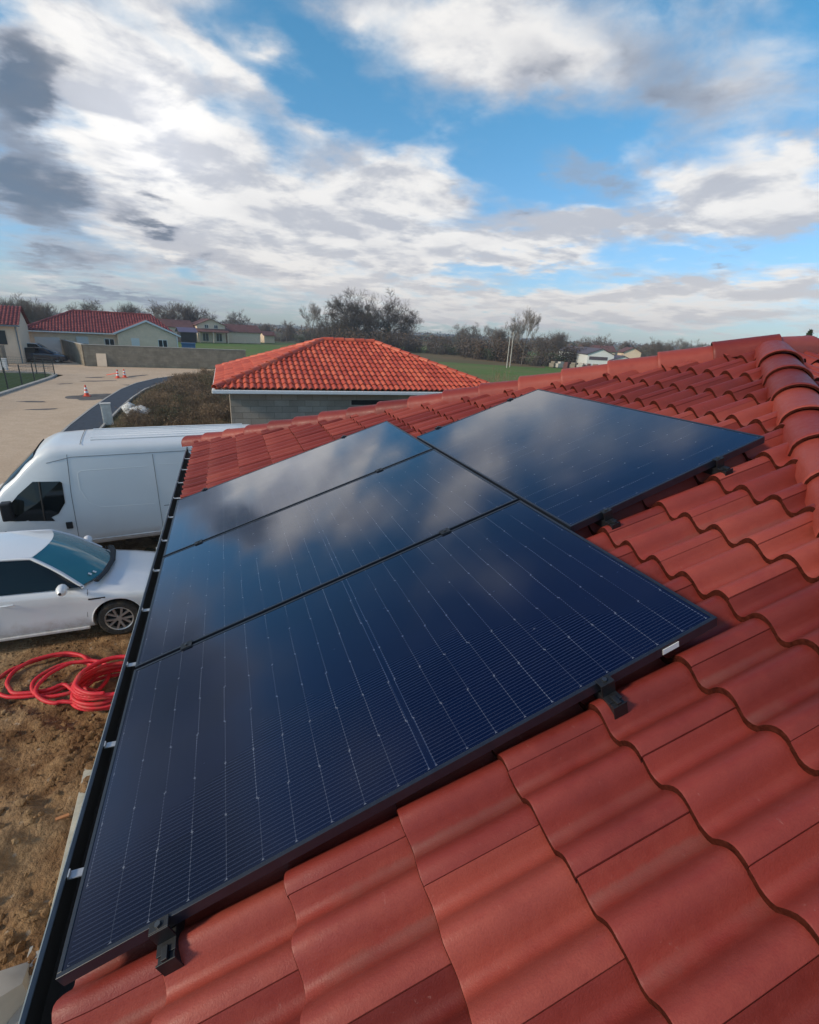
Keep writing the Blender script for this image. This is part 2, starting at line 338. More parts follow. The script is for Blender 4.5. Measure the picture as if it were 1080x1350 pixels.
# walls, soffit, fascia
M['render_wall'] = mat('raw_render', color=(.52, .48, .41), rough=.95, var=.12, vscale=3, bump=.003, bscale=80)
M['blue_grey'] = mat('anthracite_metal', color=(.15, .19, .215), rough=.42, metal=.0, coat=.15, var=.15, vscale=9)
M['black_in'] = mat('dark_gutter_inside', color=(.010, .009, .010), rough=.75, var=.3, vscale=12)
M['galv'] = mat('galvanised_steel', color=(.62, .62, .60), rough=.42, metal=.55, var=.15, vscale=40)
mb = MB(); WX0, WX1, WY0, WY1 = .32, XB - .32, YN + .32, YF - .32
mb.box(lf(((WX0 + WX1) / 2, (WY0 + WY1) / 2, 1.40)), (WX1 - WX0, WY1 - WY0, 2.80)); mb.build('wall', M['render_wall'], house)
mb = MB(); mb.box(lf((XB / 2, (YN + YF) / 2, ZT - .135)), (XB - .06, YF - YN - .06, .03)); mb.build('soffit', M['blue_grey'], house)
mb = MB(); mb.box(lf((.02, (YN + YF) / 2, ZT - .075)), (.02, YF - YN, .15)); mb.box(lf((XB - .02, (YN + YF) / 2, ZT - .075)), (.02, YF - YN, .15))
mb.box(lf((XB / 2, YN + .02, ZT - .075)), (XB - .1, .02, .15)); mb.box(lf((XB / 2, YF - .02, ZT - .075)), (XB - .1, .02, .15)); mb.build('fascia', M['blue_grey'], house)
# gutter: box profile hung along the front eave
gx0, gx1, gz0, gz1 = -.105, .045, ZT - .150, ZT - .062
gut = MB(); prof = [(gx1, gz1), (gx1, gz0 + .02), (gx1 - .02, gz0), (gx0 + .028, gz0), (gx0 + .006, gz0 + .02), (gx0, gz1 + .012), (gx0 - .010, gz1 + .018), (gx0 - .016, gz1 + .010), (gx0 - .008, gz1 + .002), (gx0 - .004, gz0 + .018), (gx0 + .024, gz0 - .004), (gx1 - .018, gz0 - .004), (gx1 + .002, gz0 + .018), (gx1 + .002, gz1)]
gut.grid([[lf((x, y, z)) for x, z in prof] for y in (YN - .05, 0, 3, YF + .06)], closed=True)
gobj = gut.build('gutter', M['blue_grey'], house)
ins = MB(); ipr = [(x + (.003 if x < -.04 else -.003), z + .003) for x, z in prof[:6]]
ins.grid([[lf((x, y, z)) for x, z in ipr] for y in (YN - .04, YF + .05)]); ins.build('gutter_inner_sheet', M['black_in'], gobj)  # separate near-black sheet just inside the gutter profile
for k in range(17):
    y = .405 + (k - 5) * .526
    if y > YF: break
    b = MB(); b.box(lf((-.062, y, gz1 + .006)), (.075, .026, .004)); b.box(lf((-.016, y, gz1 + .016)), (.04, .024, .004)); b.box(lf((-.099, y, gz1 + .011)), (.004, .026, .014))
    b.build('gutter_bracket', M['galv'], gobj)

# ================================================================ SOLAR PANELS
PL, PW = 1.9486, 1.134
def cell_mat():
    def b(s, p, co):
        x, y, z = s.xyz(co)                              # x up the slope 0..L, y along the eave 0..W
        cp_ = (PL - .066) / 20; cw = (PW - .034) / 6
        half = s.m('GREATER_THAN', x, PL / 2)
        xx = s.m('SUBTRACT', s.m('SUBTRACT', x, .022), s.m('MULTIPLY', half, .022))
        wr = s.n('ShaderNodeTexWhiteNoise', noise_dimensions='3D'); s.put(wr.inputs[0], s.comb(s.m('FLOOR', s.m('DIVIDE', s.m('SUBTRACT', y, .017), cw)), s.m('FLOOR', s.m('DIVIDE', s.m('ADD', xx, .03), cp_)), s.n('ShaderNodeObjectInfo').outputs['Random']))
        xx = s.m('ADD', xx, s.m('MULTIPLY', s.m('SUBTRACT', wr.outputs[0], .5), .0055))      # cells are never laid perfectly straight
        fx = s.m('FRACT', s.m('DIVIDE', xx, cp_)); fy = s.m('FRACT', s.m('DIVIDE', s.m('SUBTRACT', y, .017), cw))
        dx = s.m('MULTIPLY', s.m('MINIMUM', fx, s.m('SUBTRACT', 1.0, fx)), cp_); dy = s.m('MULTIPLY', s.m('MINIMUM', fy, s.m('SUBTRACT', 1.0, fy)), cw)
        gapx = s.m('LESS_THAN', dx, .0011); gapy = s.m('LESS_THAN', dy, .0024)
        rb = s.m('FRACT', s.m('MULTIPLY', s.m('DIVIDE', s.m('SUBTRACT', y, .017), cw), 16.0))
        rdist = s.m('ABSOLUTE', s.m('SUBTRACT', rb, .5))
        rib = s.m('LESS_THAN', rdist, .12)
        cid = s.comb(s.m('FLOOR', s.m('DIVIDE', xx, cp_)), s.m('FLOOR', s.m('DIVIDE', s.m('SUBTRACT', y, .017), cw)))
        wn = s.n('ShaderNodeTexWhiteNoise', noise_dimensions='3D'); s.put(wn.inputs[0], cid)
        cell = s.mix(s.m('MULTIPLY', wn.outputs[0], 1.0), (.0010, .0012, .0035), (.0016, .0026, .0095))
        c = s.mix(s.m('MULTIPLY', rib, .8), cell, (.026, .032, .052))
        mid = s.m('MULTIPLY', s.m('GREATER_THAN', x, PL / 2 - .008), s.m('LESS_THAN', x, PL / 2 + .008))
        c = s.mix(gapy, c, (.0012, .0015, .004))
        # cell gaps: dark backsheet crossed by the shining interconnect wires
        wires = s.m('MULTIPLY', gapx, s.m('LESS_THAN', rdist, .30))
        c = s.mix(gapx, c, (.020, .024, .036))
        fade = s.m('MULTIPLY', s.smooth(s.noise(co, 4.1, 3, .5), .35, .62, .2, 1), s.lin(wr.outputs[0], 0, 1, .3, 1.2))
        c = s.mix(s.m('MULTIPLY', wires, s.m('MULTIPLY', fade, .26)), c, (.38, .42, .50))
        dia = s.m('LESS_THAN', s.m('ADD', dx, dy), .0042)
        c = s.mix(s.m('MULTIPLY', dia, .32), c, (.34, .37, .42))
        c = s.mix(mid, c, (.004, .006, .014))
        mide = s.m('LESS_THAN', s.m('ABSOLUTE', s.m('SUBTRACT', s.m('ABSOLUTE', s.m('SUBTRACT', x, PL / 2)), .0095)), .0011)
        c = s.mix(s.m('MULTIPLY', mide, .28), c, (.05, .08, .16))
        inx = s.m('MULTIPLY', s.m('GREATER_THAN', x, .021), s.m('LESS_THAN', x, PL - .021)); iny = s.m('MULTIPLY', s.m('GREATER_THAN', y, .0165), s.m('LESS_THAN', y, PW - .0165))
        c = s.mix(s.m('MULTIPLY', inx, iny), (.004, .005, .010), c)
        # dried water marks and dust flecks on the glass
        fl = s.noise(s.mapping(co, sc=(1, 2.6, 1)), 34, 3, .6); fm = s.noise(co, 2.2, 3, .5)
        c = s.mix(s.m('MULTIPLY', s.smooth(fl, .70, .78), s.smooth(fm, .45, .65, .05, .5)), c, (.22, .24, .28))
        c = s.mix(s.smooth(s.noise(co, 1.7, 7, .7), .45, .8, 0, .022), c, (.30, .28, .25))
        s.put(p.inputs['Base Color'], c)
        p.inputs['IOR'].default_value = 2.0; p.inputs['Coat Weight'].default_value = .85; p.inputs['Coat IOR'].default_value = 1.46; p.inputs['Specular IOR Level'].default_value = .5
        p.inputs['Specular Tint'].default_value = (.03, .13, .42, 1)
        # a thin uneven film of dust and dried drops on the glass
        film = s.noise(co, 5, 6, .6)
        s.put(p.inputs['Roughness'], s.lin(film, .3, .7, .045, .10)); s.put(p.inputs['Coat Roughness'], s.lin(film, .3, .7, .045, .10))
    return mat('cells_under_glass', b)
M['cells'] = cell_mat()
M['frame'] = mat('black_anodised_frame', color=(.013, .017, .026), rough=.34, metal=.0, spec=.6, var=.2, vscale=30)
M['frame_side'] = M['frame']
M['black_plastic'] = mat('black_painted_steel', color=(.010, .011, .013), rough=.45, var=.3, vscale=60)
M['bolt'] = mat('bolt_steel', color=(.10, .11, .12), rough=.35, metal=.8)
M['sticker'] = mat('white_sticker', color=(.75, .77, .76), rough=.5)
RS = Matrix.Rotation(-TH, 4, 'Y')                        # local x up the slope, y along the eave, z normal
def slope_pt(v, u, n=0): return Vector((0, 0, ZR)) + Vector((v * cs, u, v * math.sin(TH))) + Vector((-math.sin(TH), 0, cs)) * n
def set_slope(o, v, u, n=0):
    o.location = slope_pt(v, u, n); o.rotation_euler = (0, -TH, 0)
def make_panel():
    root = empty('solar_panel')
    t, hgt, wd = .0, .035, .011
    g = MB(); g.box((PL / 2, PW / 2, -.006), (PL - .008, PW - .008, .008)); g.build('cell_sheet', M['cells'], root)
    f = MB(); z = -hgt / 2
    f.box((PL / 2, wd / 2, z), (PL, wd, hgt)); f.box((PL / 2, PW - wd / 2, z), (PL, wd, hgt))
    f.box((wd / 2, PW / 2, z + .0), (wd, PW - 2 * wd, hgt)); f.box((PL - wd / 2, PW / 2, z), (wd, PW - 2 * wd, hgt))
    f.box((PL / 2, .02, -hgt + .001), (PL - .03, .026, .002)); f.box((PL / 2, PW - .02, -hgt + .001), (PL - .03, .026, .002))
    fr = f.build('frame', M['frame'], root); bevel(fr, .0012, 2)
    b = MB(); b.box((PL / 2, PW / 2, -.0125), (PL - .03, PW - .03, .003)); b.build('back_sheet', M['black_plastic'], root)
    j = MB(); j.box((PL / 2, PW / 2, -.0225), (.05, .09, .016)); j.build('junction_box', M['black_plastic'], root)
    return root
pn = make_panel()
pos = [(0, 0, 'nearest of the three solar panels along the gutter, fine cell lines clearly visible'),
       (0, 1.154, 'middle solar panel of the three in the row along the gutter'),
       (0, 2.308, 'farthest solar panel of the row along the gutter, reflecting pale cloud')]
for i, (v, u, lab) in enumerate(pos):
    o = pn if i == 0 else copy_tree(pn); set_slope(o, v, u); tag(o, lab, 'solar panel', 'black solar panels on the red tile roof')
o = copy_tree(pn)
set_slope(o, 1.9671 + 1.1314, .743); o.rotation_euler = (Matrix.Rotation(-TH, 3, 'Y') @ Matrix.Rotation(math.pi / 2, 3, 'Z')).to_euler()   # turned a quarter, long side along the eave
tag(o, 'single deep blue solar panel higher up the roof, below the hip caps', 'solar panel', 'black solar panels on the red tile roof')
s_ = MB(); s_.box((1.767, -.0012, -.020), (.060, .0016, .020)); s_.build('white_sticker', M['sticker'], pn)
# ---- clamps and roof hooks
def hook(v, u, side, lab):
    """end clamp on the outside edge with its rail end and roof hook"""
    r = empty('panel_clamp'); set_slope(r, v, u); s = side
    a = MB(); a.box((0, s * .006, .0035), (.046, .026, .004)); a.box((0, s * .020, -.018), (.046, .005, .046)); a.box((0, s * .034, -.040), (.046, .030, .004))
    bevel(a.build('clamp_head', M['black_plastic'], r), .001)
    b = MB(); b.tube([(0, s * .008, .005), (0, s * .008, .012)], .0075, 6); b.build('bolt', M['bolt'], r)
    c = MB(); c.box((0, -s * .03, -.062), (.040, .19, .040)); c.box((0, s * .0655, -.062), (.046, .004, .046)); c.box((0, s * .050, -.036), (.014, .03, .010))
    bevel(c.build('rail_end', M['black_plastic'], r), .001)
    d = MB(); d.box((-.012, s * .03, -.096), (.030, .034, .030)); d.box((-.05, s * .03, -.106), (.09, .030, .006)); d.box((.06, s * .03, -.108), (.09, .030, .006))
    bevel(d.build('roof_hook', M['black_plastic'], r), .001)
    tag(r, lab, 'clamp', 'end clamps on the panel edges')
def mid(v, u, lab):
    r = empty('panel_clamp'); set_slope(r, v, u)
    a = MB(); a.box((0, 0, .0035), (.050, .042, .004)); a.box((0, 0, -.015), (.044, .014, .034)); bevel(a.build('clamp_head', M['black_plastic'], r), .001)
    b = MB(); b.tube([(0, 0, .005), (0, 0, .011)], .0065, 6); b.build('bolt', M['bolt'], r)
    tag(r, lab, 'clamp', 'mid clamps between neighbouring panels')
hook(.239, 0, -1, 'black end clamp on the near edge of the nearest panel, close to the gutter')
hook(1.521, 0, -1, 'black end clamp on the near edge of the nearest panel, left of the white sticker')
hook(2.149, .743, -1, 'black end clamp on the upper panel, beside the corner of the lower row')
hook(2.796, .743, -1, 'black end clamp on the upper panel, close to its right hand tip')
hook(.235, 3.442, 1, 'small black end clamp at the far edge of the farthest panel, near the gutter')
hook(1.521, 3.442, 1, 'small black end clamp at the farthest panel, far edge near its top corner')
hook(2.16, 2.692, 1, 'small black end clamp on the far edge of the upper panel, beside the row')
hook(2.83, 2.692, 1, 'small black end clamp on the upper panel, just below the hip caps')
mid(.229, 1.144, 'black mid clamp in the joint between the nearest and middle row panels, gutter side')
mid(1.521, 1.144, 'black mid clamp in the joint between the nearest and middle row panels, upslope side')
mid(.233, 2.298, 'black mid clamp in the joint between the middle and farthest row panels, gutter side')
mid(1.52, 2.298, 'black mid clamp in the joint between the middle and farthest row panels, upslope side')
# rails under the panels
M['rail'] = M['black_plastic']
for v, ua, ub, lab in ((.235, .12, 3.33, 'long black rail running under the three row panels on the gutter side'), (1.521, .12, 3.33, 'long black rail running under the three row panels on the upslope side'),
                       (2.155, .86, 2.57, 'short black rail under the single upper panel, next to the row'), (2.81, .86, 2.57, 'short black rail under the single upper panel, next to the hip caps')):
    r = MB(); r.box((0, (ua + ub) / 2, -.062), (.040, ub - ua, .040)); o = r.build('mounting_rail', M['rail']); set_slope(o, v, 0); tag(o, lab, 'rail', 'mounting rails under the panels')
# ================================================================ GROUND
def ground_mat(name, base, alt, third=None, sc=1.0, bump=.02, bsc=6, rough=.95, stones=0.0):
    def b(s, p, co):
        n1 = s.noise(co, .35 * sc, 6, .6); n2 = s.noise(co, 3.2 * sc, 6, .65); n3 = s.noise(co, 22 * sc, 4, .6)
        c = s.mix(s.smooth(n2, .36, .64), base, alt)
        if third: c = s.mix(s.smooth(n1, .44, .66, 0, .85), c, third)
        c = s.mix(s.smooth(n3, .3, .7, 0, .35), c, tuple(x * .5 for x in base))
        if stones:
            vo = s.n('ShaderNodeTexVoronoi'); s.put(vo.inputs['Vector'], co); vo.inputs['Scale'].default_value = 9
            c = s.mix(s.m('MULTIPLY', s.smooth(vo.outputs['Distance'], .22, .12), s.smooth(n2, .45, .6, 0, stones)), c, (.36, .32, .26))
        s.put(p.inputs['Base Color'], c)
        bp = s.n('ShaderNodeBump'); bp.inputs['Distance'].default_value = bump; bp.inputs['Strength'].default_value = 1
        s.put(bp.inputs['Height'], s.m('ADD', s.m('MULTIPLY', n2, 2), n3)); s.put(p.inputs['Normal'], bp.outputs[0])
    return mat(name, b, rough=rough, spec=.2)
M['dirt'] = ground_mat('muddy_dirt', (.145, .072, .030), (.31, .185, .088), (.43, .305, .175), sc=1.0, bump=.03, stones=.5)
M['field'] = ground_mat('winter_field', (.085, .075, .038), (.12, .105, .05), (.06, .085, .028), sc=.05, bump=.05)
M['grass'] = ground_mat('green_field', (.085, .155, .030), (.115, .19, .042), (.165, .165, .06), sc=.12, bump=.03)
M['stubble'] = ground_mat('brown_field', (.155, .105, .055), (.20, .135, .075), (.11, .105, .045), sc=.1, bump=.04)
M['road'] = ground_mat('sand_coloured_road_base', (.56, .42, .29), (.62, .475, .335), (.52, .385, .265), sc=.6, bump=.006)
M['pave'] = mat('fresh_dark_asphalt', color=(.030, .042, .060), rough=.8, var=.25, vscale=3, bump=.003, bscale=90)
M['patch'] = mat('old_asphalt_patch', color=(.10, .09, .08), rough=.9, var=.4, vscale=2)
M['verge'] = ground_mat('weedy_verge', (.075, .062, .030), (.11, .085, .042), (.055, .070, .022), sc=.6, bump=.05)
M['lawn'] = ground_mat('lawn', (.030, .060, .016), (.045, .082, .022), sc=.5, bump=.02)
M['kerb'] = mat('concrete_kerb', color=(.36, .35, .32), rough=.9, var=.2, vscale=4)
def sheet(name, poly, z, m, lab=None, kind='structure', th=.0):
    mb = MB(); mb.add([(x, y, z) for x, y in poly], [tuple(range(len(poly)))]); o = mb.build(name, m)
    if o.data.polygons[0].normal.z < 0: o.data.flip_normals()
    return tag(o, None, None, None, kind)
g = MB(); R0 = 6000; g.add([(-R0, -R0, -.10), (R0, -R0, -.10), (R0, R0, -.10), (-R0, R0, -.10)], [(0, 1, 2, 3)])
tag(g.build('ground', M['field']), kind='structure')
sheet('field', [(-60, 60), (-8, 57.5), (3, 50), (6, 14), (10, 12), (62, 40), (140, 96), (160, 150), (90, 200), (30, 158), (-8, 150), (-60, 130)], -.05, M['grass'])
sheet('brown_field', [(28, 92), (40, 84), (54, 76), (58, 82), (60, 96), (62, 130), (40, 118), (30, 108)], -.03, M['stubble'])
sheet('far_field', [(60, 215), (95, 195), (150, 260), (110, 330), (50, 280)], -.03, M['stubble'])
sheet('verge', [(-5.2, 9), (9, 9), (9, 14), (.8, 15), (.8, 24), (3.5, 50), (3, 57), (-2, 57), (-2.4, 50), (-4, 45), (-5.1, 38), (-5.2, 24)], -.016, M['verge'])
sheet('road', [(-5.85, -30), (-5.85, 15), (-6.1, 20.5), (-6.5, 29.5), (-6.5, 38.5), (-6.1, 42.5), (-5.2, 46), (-3.4, 49.6), (2.5, 51), (3, 57.2), (-12.4, 57.2), (-17.5, 69), (-60, 80), (-60, 49.5), (-13.5, 49), (-12.2, 48), (-12.2, 20), (-12.2, -30)], -.008, M['road'])
sheet('lawn', [(-12.5, 48), (-14, 49), (-60, 49.3), (-60, -30), (-12.5, -30)], 0.0, M['lawn'])
PO = [(-5.75, -30), (-5.75, 8), (-5.73, 15.2), (-6.05, 20.5), (-6.35, 25), (-6.5, 29.5), (-6.55, 34), (-6.5, 38.5), (-6.1, 42.5), (-5.2, 46), (-3.4, 49.6), (-1.2, 51.6), (3.0, 52.4)]
PI = [(-4.6, -30), (-4.6, 8), (-4.55, 15.2), (-4.75, 20.5), (-4.98, 25), (-5.12, 29.5), (-5.15, 34), (-5.0, 38.5), (-4.3, 42.6), (-3.3, 45.7), (-1.9, 48.6), (-.3, 50.3), (3.0, 51.0)]
mb = MB(); mb.grid([[(a[0], a[1], .03), (b[0], b[1], .03)] for a, b in zip(PO, PI)]); o = mb.build('pavement', M['pave']); tag(o, kind='structure')
def kerbline(pts, wd, h, z0=-.06):
    mb = MB(); rows = []
    for i, p in enumerate(pts):
        a = Vector(pts[max(0, i - 1)]); b = Vector(pts[min(len(pts) - 1, i + 1)]); t = (b - a).normalized(); nn = Vector((-t.y, t.x)) * wd / 2; p = Vector(p)
        rows.append([(p.x + nn.x, p.y + nn.y, z0), (p.x + nn.x, p.y + nn.y, h), (p.x - nn.x, p.y - nn.y, h), (p.x - nn.x, p.y - nn.y, z0)])
    mb.grid(rows); return mb.build('kerb', M['kerb'])
tag(kerbline(PO, .10, .045), kind='structure'); tag(kerbline(PI, .10, .075), kind='structure')
tag(kerbline([(-12.35, -30), (-12.35, 20), (-12.35, 35), (-12.4, 45), (-12.7, 47.8), (-13.6, 49.1), (-18, 49.5), (-60, 49.6)], .26, .10), kind='structure')
def blot(name, cx, cy, rx, ry, rz, z, m, seed, n=36):
    rnd = random.Random(seed); ph = [rnd.uniform(0, 6.28) for _ in range(4)]
    pts = []
    for i in range(n):
        a = 2 * math.pi * i / n; r = 1 + .16 * math.sin(2 * a + ph[0]) + .13 * math.sin(3 * a + ph[1]) + .10 * math.sin(5 * a + ph[2]) + .06 * math.sin(9 * a + ph[3])
        x, y = rx * r * math.cos(a), ry * r * math.sin(a); pts.append((cx + x * math.cos(rz) - y * math.sin(rz), cy + x * math.sin(rz) + y * math.cos(rz)))
    return sheet(name, pts, z, m)
blot('asphalt_patch', -7.5, 34.6, 1.05, 1.6, .2, -.003, M['patch'], 1)
for i, (x, y, rx, ry) in enumerate([(-9.9, 32.5, .7, .25), (-8.7, 29.7, .8, .2), (-8.9, 43.8, 1.1, .35), (-9.6, 46.5, .6, .4), (-10.6, 41.6, .5, .2), (-5.9, 41.0, .3, .9), (-6.9, 48.2, 1.5, .3), (-9.4, 22.3, .3, .25)]):
    blot('asphalt_patch', x, y, rx, ry, .2 * i, -.004, M['patch'], 5 + i)
# building plot: churned earth modelled as relief
nx, ny, x0, x1, y0, y1 = 150, 270, -4.65, .7, -7.0, 13.5
rows = []
def relief(x, y):
    v = noise.fractal(Vector((x * .9, y * .9, 0)), 1.0, 2.1, 3) * .085
    d_ = x * .62 + y * .78
    v += noise.fractal(Vector((d_ * 5.5, (x - y) * 1.3, 4)), .9, 2.2, 4) * .08
    v += abs(noise.noise(Vector((x * 7, y * 7, 9)))) * .13 * max(0, noise.noise(Vector((x * .8, y * .8, 2))) + .45)
    calm = min(1, max(0, (y - 5.6) / 1.2)) * .75 + (.25 if abs(x + 2.15) < .5 and 4 < y < 7 else 0)
    return v * (1 - min(.85, calm)) * (1 - min(1, max(0, (y - 12) / 1.5))) * min(1, (x - x0) / .4) - .012
for j in range(ny + 1):
    y = y0 + (y1 - y0) * j / ny; rows.append([(x0 + (x1 - x0) * i / nx, y, relief(x0 + (x1 - x0) * i / nx, y)) for i in range(nx + 1)])
mb = MB(); mb.grid(rows); o = mb.build('dirt', M['dirt'], smooth=60); tag(o, kind='structure')
if o.data.polygons[5].normal.z < 0: o.data.flip_normals()
# loose clods and stones of the earth: nobody could count them
def icos(mb, c, r, rnd, a=0, mi=0):
    t = 1.618; V = [(-1, t, 0), (1, t, 0), (-1, -t, 0), (1, -t, 0), (0, -1, t), (0, 1, t), (0, -1, -t), (0, 1, -t), (t, 0, -1), (t, 0, 1), (-t, 0, -1), (-t, 0, 1)]
    F = [(0, 11, 5), (0, 5, 1), (0, 1, 7), (0, 7, 10), (0, 10, 11), (1, 5, 9), (5, 11, 4), (11, 10, 2), (10, 7, 6), (7, 1, 8), (3, 9, 4), (3, 4, 2), (3, 2, 6), (3, 6, 8), (3, 8, 9), (4, 9, 5), (2, 4, 11), (6, 2, 10), (8, 6, 7), (9, 8, 1)]
    sx, sy, sz = (rnd.uniform(.6, 1.3) for _ in range(3))
    mb.add([(c[0] + v[0] * r * sx * rnd.uniform(.35, .6), c[1] + v[1] * r * sy * rnd.uniform(.35, .6), c[2] + v[2] * r * sz * .8 * rnd.uniform(.35, .6)) for v in V], F, a, mi)
mb = MB(); rnd = random.Random(12)
for k in range(5200):
    x = rnd.uniform(-3.6, -.6); y = rnd.uniform(.2, 7.2)
    if noise.noise(Vector((x * 1.1, y * 1.1, 7))) < rnd.uniform(-.5, .45): continue
    icos(mb, (x, y, relief(x, y) + .002), rnd.choice((.010, .016, .024, .034, .05)) * (1.0 if y < 5.5 else .6), rnd)
tag(mb.build('clods', M['dirt'], smooth=50), 'loose clods and pebbles of brown earth scattered over the muddy plot', 'earth clods', kind='stuff')
# far hills
M['hill'] = ground_mat('far_hillside', (.07, .075, .045), (.10, .095, .055), (.05, .06, .035), sc=.006, bump=.1)
rows = []
for j in range(9):
    r = 1100 + j * 130; row = []
    for i in range(121):
        a = R_(-45 + i * 1.25); hgt = (5 + 7 * noise.fractal(Vector((a * 5, j * .3, 3)), 1, 2, 3)) * math.sin(math.pi * min(1, j / 6)) if j < 8 else 0
        if j == 0: hgt = -.2
        row.append((r * math.sin(a), r * math.cos(a), hgt))
    rows.append(row)
mb = MB(); mb.grid(rows); o = mb.build('hills', M['hill'], smooth=80); tag(o, kind='structure')
# distant wood on the horizon, one mass
M['twig_dark'] = mat('dark_bare_twigs', color=(.085, .064, .048), rough=.95, var=.3, vscale=1.0)
M['twig'] = mat('bare_twigs', color=(.135, .105, .085), rough=.9, var=.25, vscale=1.2)
M['twig_pale'] = mat('pale_bare_twigs', color=(.20, .17, .145), rough=.9, var=.2, vscale=1.2)
M['brush'] = mat('brown_brushwood', color=(.105, .070, .045), rough=.95, var=.45, vscale=.6)
M['brush_red'] = mat('dead_weeds', color=(.19, .13, .078), rough=.95, var=.45, vscale=1.5)
M['brush_green'] = mat('dark_green_scrub', color=(.045, .062, .026), rough=.9, var=.4, vscale=.8)
M['ivy'] = mat('ivy', color=(.028, .048, .020), rough=.6, var=.4, vscale=2)
M['bark'] = mat('bark', color=(.105, .085, .068), rough=.95, var=.25, vscale=5)
def leafq(mb, c, s_, rnd, mi=0, flat=.5):
    d1 = Vector((rnd.uniform(-1, 1), rnd.uniform(-1, 1), rnd.uniform(-1, 1))).normalized(); d2 = d1.cross(Vector((rnd.uniform(-1, 1), rnd.uniform(-1, 1), rnd.uniform(-1, 1)))).normalized()
    c = Vector(c); a = d1 * s_; b = d2 * s_ * flat
    mb.add([c - a, c - b * rnd.uniform(.5, 1.2), c + a * rnd.uniform(.6, 1), c + b * rnd.uniform(.6, 1.1)], [(0, 1, 2, 3)], 0, mi)
mb = MB(); rnd = random.Random(5)
for k in range(15000):
    a = R_(rnd.uniform(-36, 72)); band = rnd.choice((0, 0, 1, 2)); r = (330, 480, 700)[band] * (1 + .22 * noise.noise(Vector((a * 9, band * 3, 0)))) + rnd.uniform(0, 30)
    top = (3.4, 5.0, 7)[band] * (1 + .55 * noise.noise(Vector((a * 26, band * 7, 1))) + .3 * noise.noise(Vector((a * 90, band, 5))))
    if noise.noise(Vector((a * 13, band * 11, 2))) < -.25: continue
    z = top * math.sqrt(rnd.random()); leafq(mb, (r * math.sin(a), r * math.cos(a), z), rnd.uniform(.9, 1.9), rnd, rnd.choice((0, 0, 0, 1)))
tag(mb.build('distant_woodland', [M['brush'], M['brush_green']], recalc=False), 'far brown winter woodland running along the whole horizon behind the fields', 'woodland', kind='stuff')

# ================================================================ TREES
def grow(mbT, mbC, rnd, p, d, L, r, lvl, maxl, spread, up, nseg=4, kids_=(3, 4), n=5):
    pts = [Vector(p)]; rr = [r]; q_ = Vector(p); dd = Vector(d).normalized()
    for i in range(nseg):
        dd = (dd + Vector((rnd.gauss(0, .13), rnd.gauss(0, .13), rnd.gauss(0, .08) + up)) * (1 if lvl else .5)).normalized()
        q_ = q_ + dd * L / nseg; pts.append(q_.copy()); rr.append(r * (1 - .62 * (i + 1) / nseg))
    mb = mbT if lvl <= 1 else mbC
    mb.tube(pts, rr, n if lvl == 0 else (4 if lvl == 1 else 3), caps=False)
    if lvl >= maxl: return
    nk = rnd.randint(*kids_) + (2 if lvl == 0 else 0)
    for k in range(nk):
        t = rnd.uniform(.35, 1.0) if lvl else rnd.uniform(.42, 1.0)
        i = min(nseg - 1, int(t * nseg)); f = t * nseg - i; b = pts[i].lerp(pts[i + 1], f)
        ax = (pts[i + 1] - pts[i]).normalized(); per = ax.cross(Vector((rnd.gauss(0, 1), rnd.gauss(0, 1), rnd.gauss(0, 1)))).normalized()
        a = rnd.uniform(.6, 1.15) * spread
        nd = ax * math.cos(a) + per * math.sin(a)
        grow(mbT, mbC, rnd, b, nd, L * rnd.uniform(.52, .78), max(.020, rr[i] * .55), lvl + 1, maxl, spread, up, 3, kids_, 3)
def tree_proto(kind, seed):
    rnd = random.Random(seed); T, Cc = MB(), MB(); top = 10.0
    if kind == 'round':
        for j in range(1): grow(T, Cc, rnd, (0, 0, -.1), (rnd.gauss(0, .06), rnd.gauss(0, .06), 1), 4.6, .26, 0, 5, .85, .05, 5, (4, 5), 7)
    if kind == 'tall':
        grow(T, Cc, rnd, (0, 0, -.1), (0, 0, 1), 7.2, .24, 0, 5, .52, .10, 6, (4, 5), 7)
    if kind == 'stems':
        for j in range(4): grow(T, Cc, rnd, (rnd.gauss(0, .25), rnd.gauss(0, .25), -.1), (rnd.gauss(0, .28), rnd.gauss(0, .28), 1), 4.6, .15, 0, 4, .66, .07, 5, (5, 6), 6)
    if kind == 'broad':
        for j in range(3): grow(T, Cc, rnd, (rnd.gauss(0, .15), rnd.gauss(0, .15), -.1), (rnd.gauss(0, .45), rnd.gauss(0, .45), 1), 5.0, .30, 0, 5, .85, .02, 5, (4, 5), 7)
    zmax = sorted(v[2] for v in Cc.v)[-len(Cc.v) // 200]; s_ = 10.0 / zmax
    for m_ in (T, Cc): m_.v = [(x * s_, y * s_, z * s_) for x, y, z in m_.v]
    root = empty('tree'); T.build('trunk', M['bark'], root, smooth=60, recalc=False)
    Cc.build('crown', M['twig_dark'] if kind == 'broad' else M['twig_pale'] if kind == 'tall' else M['twig'], root, recalc=False)
    return root
protos = {}
def place(proto_key, maker, x, y, h, rz, lab, cat, name, group=None, wide=1.0, base=10.0, z=0.0):
    if proto_key not in protos: protos[proto_key] = [maker(), False]
    P_ = protos[proto_key]
    o = copy_tree(P_[0]) if P_[1] else P_[0]; P_[1] = True
    o.name = name; o.location = (x, y, z); o.rotation_euler = (0, 0, rz); s_ = h / base; o.scale = (s_ * wide, s_ * wide, s_)
    return tag(o, lab, cat, group)
